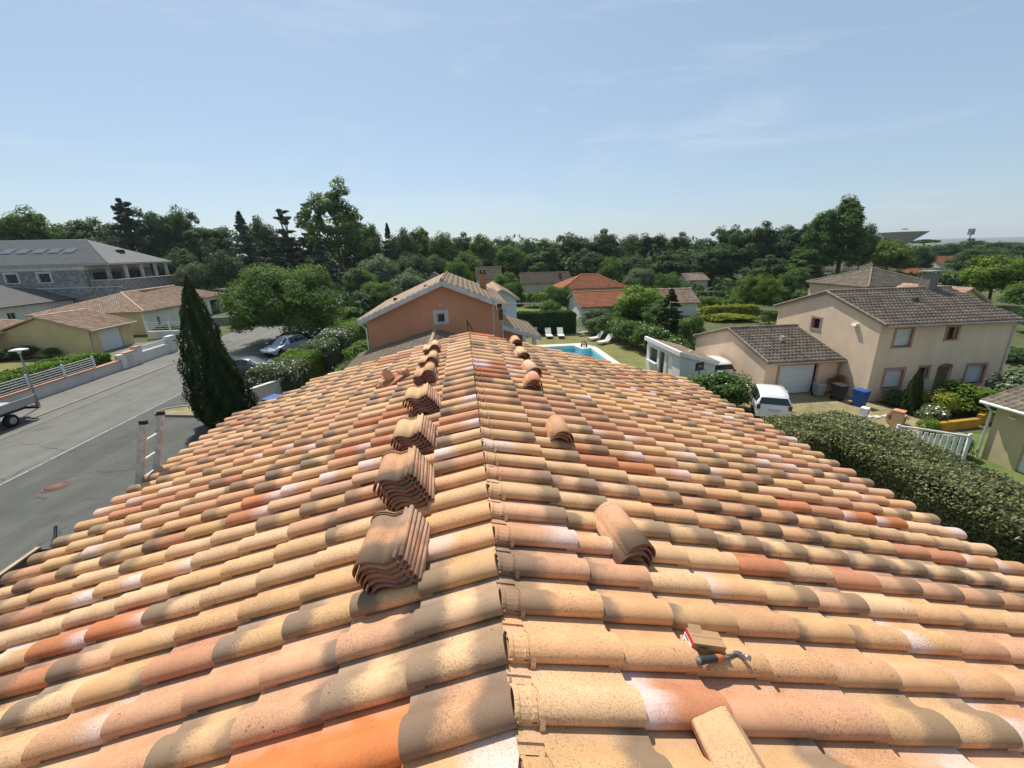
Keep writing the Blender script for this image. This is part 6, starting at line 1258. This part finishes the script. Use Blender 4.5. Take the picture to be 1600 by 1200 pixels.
# a loose interlocking tile: long axis = local y (tail at -y), roll on the left, flat pan and lock rib on the right
LP = [(-.150, .006), (-.146, .026), (-.132, .048), (-.108, .066), (-.078, .074), (-.048, .070), (-.020, .056), (.002, .036), (.018, .022), (.036, .018), (.086, .018), (.092, .030), (.104, .030), (.108, .016), (.124, .016), (.128, .028), (.146, .028), (.150, .010)]
RAW_SHADED = M('shaded_raw_clay_edge', (.235, .095, .058), .85, .25, 9, fine=.4, fscale=70)  # unweathered clay, darkened further for the shade on stack edges and undersides
def loose_mesh(name, prof, L_, th, flip=1, headrib=True, taper=.05, flat=False):
    n = len(prof); V = []; UV = []; Fc = []; SM = []
    ys = [0, .5, 1]
    for k in (0, 1):
        for t in ys:
            for (x, z) in prof:
                f = 1 - taper*t; V.append((flip*x*f, (t-.5)*L_, z*f - k*th)); UV.append((1-t, (x+.15)/.3))
    b = 3*n
    for i in range(2):
        for j in range(n-1):
            Fc.append((i*n+j, i*n+j+1, (i+1)*n+j+1, (i+1)*n+j)); SM.append(True); Fc.append((b+i*n+j, b+(i+1)*n+j, b+(i+1)*n+j+1, b+i*n+j+1)); SM.append(True)
    for j in range(n-1): Fc += [(j, b+j, b+j+1, j+1), (2*n+j, 2*n+j+1, b+2*n+j+1, b+2*n+j)]; SM += [False]*2
    for i in range(2): Fc += [(i*n, (i+1)*n, b+(i+1)*n, b+i*n), (i*n+n-1, b+i*n+n-1, b+(i+1)*n+n-1, (i+1)*n+n-1)]; SM += [False]*2
    if headrib:
        for y0 in (.42, .465):
            c = len(V)
            for (x, z) in prof[:11]:
                for yy, zz in ((y0, .001), (y0+.004, .009), (y0+.014, .009), (y0+.018, .001)): V.append((flip*x*.955, (yy-.5)*L_*.0 + (yy-.02)*L_, z*.955+zz)); UV.append((0, .3))
            for j in range(10):
                for q in range(3): Fc.append((c+j*4+q, c+j*4+q+1, c+j*4+5+q, c+j*4+4+q)); SM.append(False)
    me = mesh_uv(name, V, Fc, UV, SM, TILE_O); me.materials.append(RAW_SHADED)
    for p in me.polygons: p.material_index = 0 if (p.center.z > -1 and all(i < 3*n or i >= 6*n for i in p.vertices)) else 1
    if flat:
        for p in me.polygons: p.use_smooth = False
    bm = bmesh.new(); bm.from_mesh(me); bmesh.ops.recalc_face_normals(bm, faces=bm.faces); bm.to_mesh(me); bm.free(); return me
LT = {1: loose_mesh('loose_tile', LP, .45, .012, 1), -1: loose_mesh('loose_tile', LP, .45, .012, -1)}
ORD = ['topmost', 'second from top', 'third from top', 'fourth from top', 'fifth from top', 'sixth from top', 'seventh from top', 'bottom one']
rng = random.Random(5)
#          s,   Y,   count, flip, yaw,  fan(x per tile), lean, name of stack, top tint
LST = [(.575, 2.20, 6, 1, R(-4), .014, R(7), 'the nearest stack left of the ridge', (.60, .95, .8, .5)),
       (.60, 2.98, 8, 1, R(2), .014, R(6), 'the second stack left of the ridge', (.60, .95, 0, .5)),
       (.635, 3.88, 6, 1, R(0), .016, R(6), 'the third stack left of the ridge', (.30, 0, 0, .5)),
       (.645, 4.86, 7, 1, R(2), .018, R(5), 'the fourth stack left of the ridge', (.36, 0, 0, .5)),
       (.67, 6.08, 6, -1, R(-2), .003, R(0), 'the fifth stack left of the ridge', (.56, 0, 0, .5)),
       (.69, 7.02, 5, -1, R(-2), .003, R(0), 'the sixth stack left of the ridge', (.25, 0, 0, .5)),
       (.70, 7.98, 5, -1, R(1), .003, R(0), 'the farthest stack left of the ridge', (.20, 0, 0, .5))]
for (s, y, cnt, fl, yaw, fan, lean, nm, tint) in LST:
    for i in range(cnt):
        k = cnt-1-i                                        # k = 0 topmost
        o = obj('loose_tile', LT[fl]); o.color = tint if k == 0 else (rng.choice([.62, .7, .86, .9]), rng.choice([0, .5, .9]), rng.choice([.3, .7]), .5)
        place(o, -1, s - fan*k*.9 + rng.uniform(-.004, .004) , y - .01*k + rng.uniform(-.006, .006), .082 + i*.029 + (.02 if lean else 0), yaw + rng.uniform(-.02, .02), R(1.5), -lean)
        tag(o, 'loose clay interlocking tile, %s of %s' % (ORD[k] if k < cnt-1 else 'bottom one', nm), 'roof tile', 'loose interlocking tiles stacked left of the ridge')
# half-round ridge tiles
RP = [(.105*math.cos(math.pi*(1-t/12)), .098*math.sin(math.pi*t/12)) for t in range(13)]
RT_ = loose_mesh('ridge_tile', RP, .45, .014, 1, False, .12)
RST = [(.85, 2.31, 3, R(8), 'nearest the cardboard box', (.58, .95, 0, .42)), (.80, 3.97, 3, R(-4), 'the second stack right of the ridge', (.60, 0, 0, .5)), (.80, 5.66, 4, R(-4), 'the third stack right of the ridge', (.93, 0, .35, .3)),
       (.92, 6.52, 3, R(6), 'the fourth stack right of the ridge', (.78, 0, 0, .62)), (.91, 7.55, 3, R(2), 'the fifth stack right of the ridge', (.2, 0, 0, .5)), (.95, 8.75, 3, R(2), 'the farthest stack right of the ridge', (.74, 0, 0, .5))]
for (s, y, cnt, yaw, nm, tint) in RST:
    for i in range(cnt):
        k = cnt-1-i; o = obj('ridge_tile', RT_); o.color = tint if k == 0 else (rng.choice([.56, .62, .72, .9]), rng.choice([0, .8]), 0, .5)
        place(o, 1, s - .016*k + rng.uniform(-.004, .004), y - .012*k + rng.uniform(-.008, .008), .075 + i*.027, yaw + rng.uniform(-.03, .03), R(2), R(-4))
        tag(o, 'half-round ridge tile, %s of %s' % (ORD[k] if k < cnt-1 else 'bottom one', nm if nm.startswith('the') else 'the stack ' + nm), 'ridge tile', 'loose ridge tiles stacked right of the ridge')
# angular ridge tile in the foreground
VP = [(-.115, .0), (-.112, .012), (-.010, .098), (.010, .098), (.112, .012), (.115, .0)]
vt = thing('angular_ridge_tile', 'angular sand-coloured ridge tile at the bottom edge right of centre', 'ridge tile')
me = loose_mesh('ridge_body', VP, .46, .016, 1, False, .10, True); o = obj('ridge_body', me, vt); o.color = (.10, 0, 0, .5)
MB().add([(-.108, .232, .002), (-.008, .232, .088), (.008, .232, .088), (.108, .232, .002), (0, .232, -.002)], [(0, 1, 2, 3, 4)]).build('end_face', M('broken_clay_end', (.40, .25, .15), .9), vt)
place(vt, 1, .80, .905, .085, R(1), R(2))
# vent tile with round outlet, and a spare collar tile
for nm, lb, s, y, yw_, tl, tint in (('vent_tile', 'terracotta vent tile with a round outlet left of the stacks', 1.30, 6.62, R(-58), R(14), (.90, .4, 0, .5)),):
    t = thing(nm, lb, 'roof tile'); o = obj('base_tile', LT[1], t); o.color = tint
    mb = MB(); mb.lathe([(.085, .0), (.075, .10), (.078, .155), (.066, .155), (.062, .02)], (-.07, .04, .05), 18); p = mb.build('outlet', M('terracotta_outlet', (.50, .29, .17), .8, .15, 9), t)
    MB().lathe([(.0655, .05), (0, .05)], (-.07, .04, .05), 18).build('outlet_bore', BLK, p); place(t, -1, s, y, .09, yw_, tl)
t = thing('outlet_collar', 'small ribbed terracotta collar lying beside the vent tile', 'roof tile'); MB().lathe([(.04, -.07), (.05, -.05), (.04, -.03), (.05, -.01), (.04, .01), (.05, .03), (.035, .06), (0, .06)], (0, 0, .05), 12, 'y').build('collar_body', MATS['terracotta_outlet'], t); MB().box(-.06, .06, -.075, -.07, .0, .10).build('collar_plate', MATS['terracotta_outlet'], t); place(t, -1, 1.07, 6.70, .12, R(20))
# cardboard box
CARD = M('cardboard', (.36, .22, .11), .85, .08, 6); cb = thing('cardboard_box', 'small brown cardboard box with a red and white label', 'box')
MB().box(-.10, .10, -.055, .055, 0, .105).build('carton', CARD, cb); MB().box(-.1025, -.1005, -.055, .055, .0, .105).build('red_label', M('label_red', (.52, .025, .03), .5), cb)
MB().box(-.1045, -.1027, -.050, .050, .022, .080).build('white_label', WPVC, cb); INK = M('black_ink', (.03, .03, .03), .7)
for i in range(7): MB().box(-.1060, -.1047, -.045+i*.0035, -.0435+i*.0035, .03, .055).build('barcode_bar', INK, cb)
for z in (.066, .073): MB().box(-.1060, -.1047, -.01, .04, z, z+.003).build('print_line', INK, cb)
MB().box(-.1060, -.1047, .015, .03, .028, .045).build('print_block', INK, cb); MB().box(-.09, .10, -.0015, .0015, .1052, .1062).build('lid_seam', M('tape', (.27, .16, .08), .6), cb)
for i in range(4): MB().box(-.06+i*.013, -.052+i*.013, -.0565, -.0552, .075, .09).build('stamped_mark', M('brown_ink', (.12, .06, .03), .8), cb)
MB().obox((-.05, .05, .112), (.08, .05, .003), (R(18), 0, 0)).build('lifted_flap', CARD, cb)
cb.scale = (.93,)*3
place(cb, 1, .955, 1.485, .070, R(-6), R(0), R(-3)); cb.matrix_world = cb.matrix_world @ Matrix.Scale(.80, 4)
# claw hammer
hm = thing('claw_hammer', 'claw hammer with black and orange grip lying by the cardboard box', 'hammer'); GRIP = M('grip_black', (.035, .035, .036), .6); STEEL = M('hammer_steel', (.42, .42, .43), .3, .1, 20, metal=.9)
MB().lathe([(0, 0), (.017, 0), (.0185, .01), (.0165, .05), (.0155, .10), (.0165, .105)], (0, 0, 0), 14, 'x').build('grip', GRIP, hm); MB().lathe([(0, -.001), (.0165, -.001), (.0165, -.003), (0, -.003)], (0, 0, 0), 14, 'x').build('grip_end', M('grip_grey', (.2, .2, .2), .6), hm)
MB().lathe([(.0168, .105), (.0155, .145), (.012, .150), (0, .150)], (0, 0, 0), 14, 'x').build('orange_band', M('orange_rubber', (.55, .16, .03), .6), hm); MB().lathe([(.0085, .15), (.0085, .245), (0, .245)], (0, 0, 0), 10, 'x').build('shaft', STEEL, hm)
mb = MB(); mb.obox((.256, .0, .0), (.028, .03, .026)); mb.lathe([(0, -.062), (.013, -.062), (.013, -.040), (.010, -.034), (.010, -.012)], (.256, 0, 0), 12, 'y'); hd = mb.build('head', STEEL, hm)
for q in (-1, 1): MB().tube([(.256+q*.006, .010, 0), (.262+q*.010, .05, -.004), (.270+q*.013, .085, -.018), (.276+q*.014, .112, -.036)], [.011, .009, .006, .002], 6).build('claw', STEEL, hm)
place(hm, 1, .865, 1.385, .118, R(15), R(-35), R(2))
nl = thing('nail_bundle', 'bundle of shiny nails held at the hammer head', 'nails')
for i in range(6): MB().tube([(.0, i*.005-.012, 0), (.055, i*.007-.018, .004*(i % 2))], .0022, 5).build('nail', STEEL, nl)
place(nl, 1, 1.15, 1.455, .105, R(-5))
# TV aerial at the far end of the roof
ae = thing('tv_aerial', 'TV aerial on a short mast at the far end of the roof', 'aerial', (0, 0, 0)); b = slope_point(1, .55, 9.28, .05)
MB().tube([tuple(b), (b.x, b.y, 7.86)], .018, 8).build('mast', LEAD, ae); MB().tube([(b.x+.02, b.y, 7.74), (b.x+1.08, b.y, 7.70)], .011, 6).build('boom', LEAD, ae)
for i in range(13): x = b.x+.24+i*.067; MB().tube([(x, b.y-.07, 7.725), (x, b.y+.07, 7.725)], .004, 4).tube([(x, b.y, 7.69), (x, b.y, 7.76)], .004, 4).build('element', LEAD, ae)
for dz in (-.12, -.06, .0, .06, .12): MB().tube([(b.x+.06, b.y-.16, 7.74+dz), (b.x+.06+.05*(1-abs(dz)*6), b.y+.16, 7.74+dz)], .006, 4).build('reflector_rod', LEAD, ae)
MB().obox((b.x+.13, b.y, 7.69), (.10, .06, .08), (0, .3, 0)).build('dipole_box', BLK, ae)
MB().lathe([(0, -.14), (.045, -.12), (.05, .1), (0, .14)], (b.x+.16, b.y+.05, 7.50), 10).build('amplifier_bag', M('dark_cover', (.06, .04, .035), .8), ae)
dp = thing('leaning_tool', 'dark iron tool standing at the ridge end before the orange wall', 'tool', (0, 0, 0)); MB().tube([(XR-.02, 9.26, ZR+.05), (XR-.03, 9.26, ZR+.30)], .012, 6).tube([(XR-.03, 9.26, ZR+.26), (XR+.08, 9.26, ZR+.06)], .012, 6).build('iron_bar', BLK, dp)
# ladder at the left eave
ALU = M('worn_ladder_aluminium', (.42, .42, .40), .5, .2, 12, metal=.2); ALB = M('bright_rung', (.62, .62, .60), .35, metal=.5)
ld = thing('ladder', 'aluminium ladder leaning on the left eave with three rungs showing', 'ladder', (0, 0, 0)); E0 = slope_point(-1, 4.63, 5.45, .0)
top = Vector((-4.07, 0, 6.83)); bot = Vector((-6.22, 0, .02)); d = (top-bot).normalized()
for y in (5.53, 5.86):
    rl = MB().beam((bot.x, y, bot.z), (top.x, y, top.z), .028, .085, (1, 0, 0)).build('rail', ALU, ld)
    MB().obox((top.x, y, top.z+.01), (.09, .034, .05)).build('end_cap', BLK, rl)
Lg = (top-bot).length
for i in range(int(Lg/.28)):
    p = bot + d*(.15+i*.28); MB().tube([(p.x, 5.544, p.z), (p.x, 5.846, p.z)], .016, 6).build('rung', ALB, ld)
# ================================================================== SUMMER HAZE
hz = MB().box(-9450, 9450, -4100, 9450, -1.5, 84).build('haze', None); hz.data.materials.clear()
m = bpy.data.materials.new('haze_air'); m.use_nodes = True; nt = m.node_tree; nt.nodes.clear(); out = nt.nodes.new('ShaderNodeOutputMaterial')
pv_ = nt.nodes.new('ShaderNodeVolumePrincipled'); pv_.inputs['Color'].default_value = (.80, .88, .96, 1); pv_.inputs['Density'].default_value = .00013; pv_.inputs['Anisotropy'].default_value = .3
nt.links.new(pv_.outputs[0], out.inputs['Volume']); hz.data.materials.append(m); tag(hz, kind='stuff')
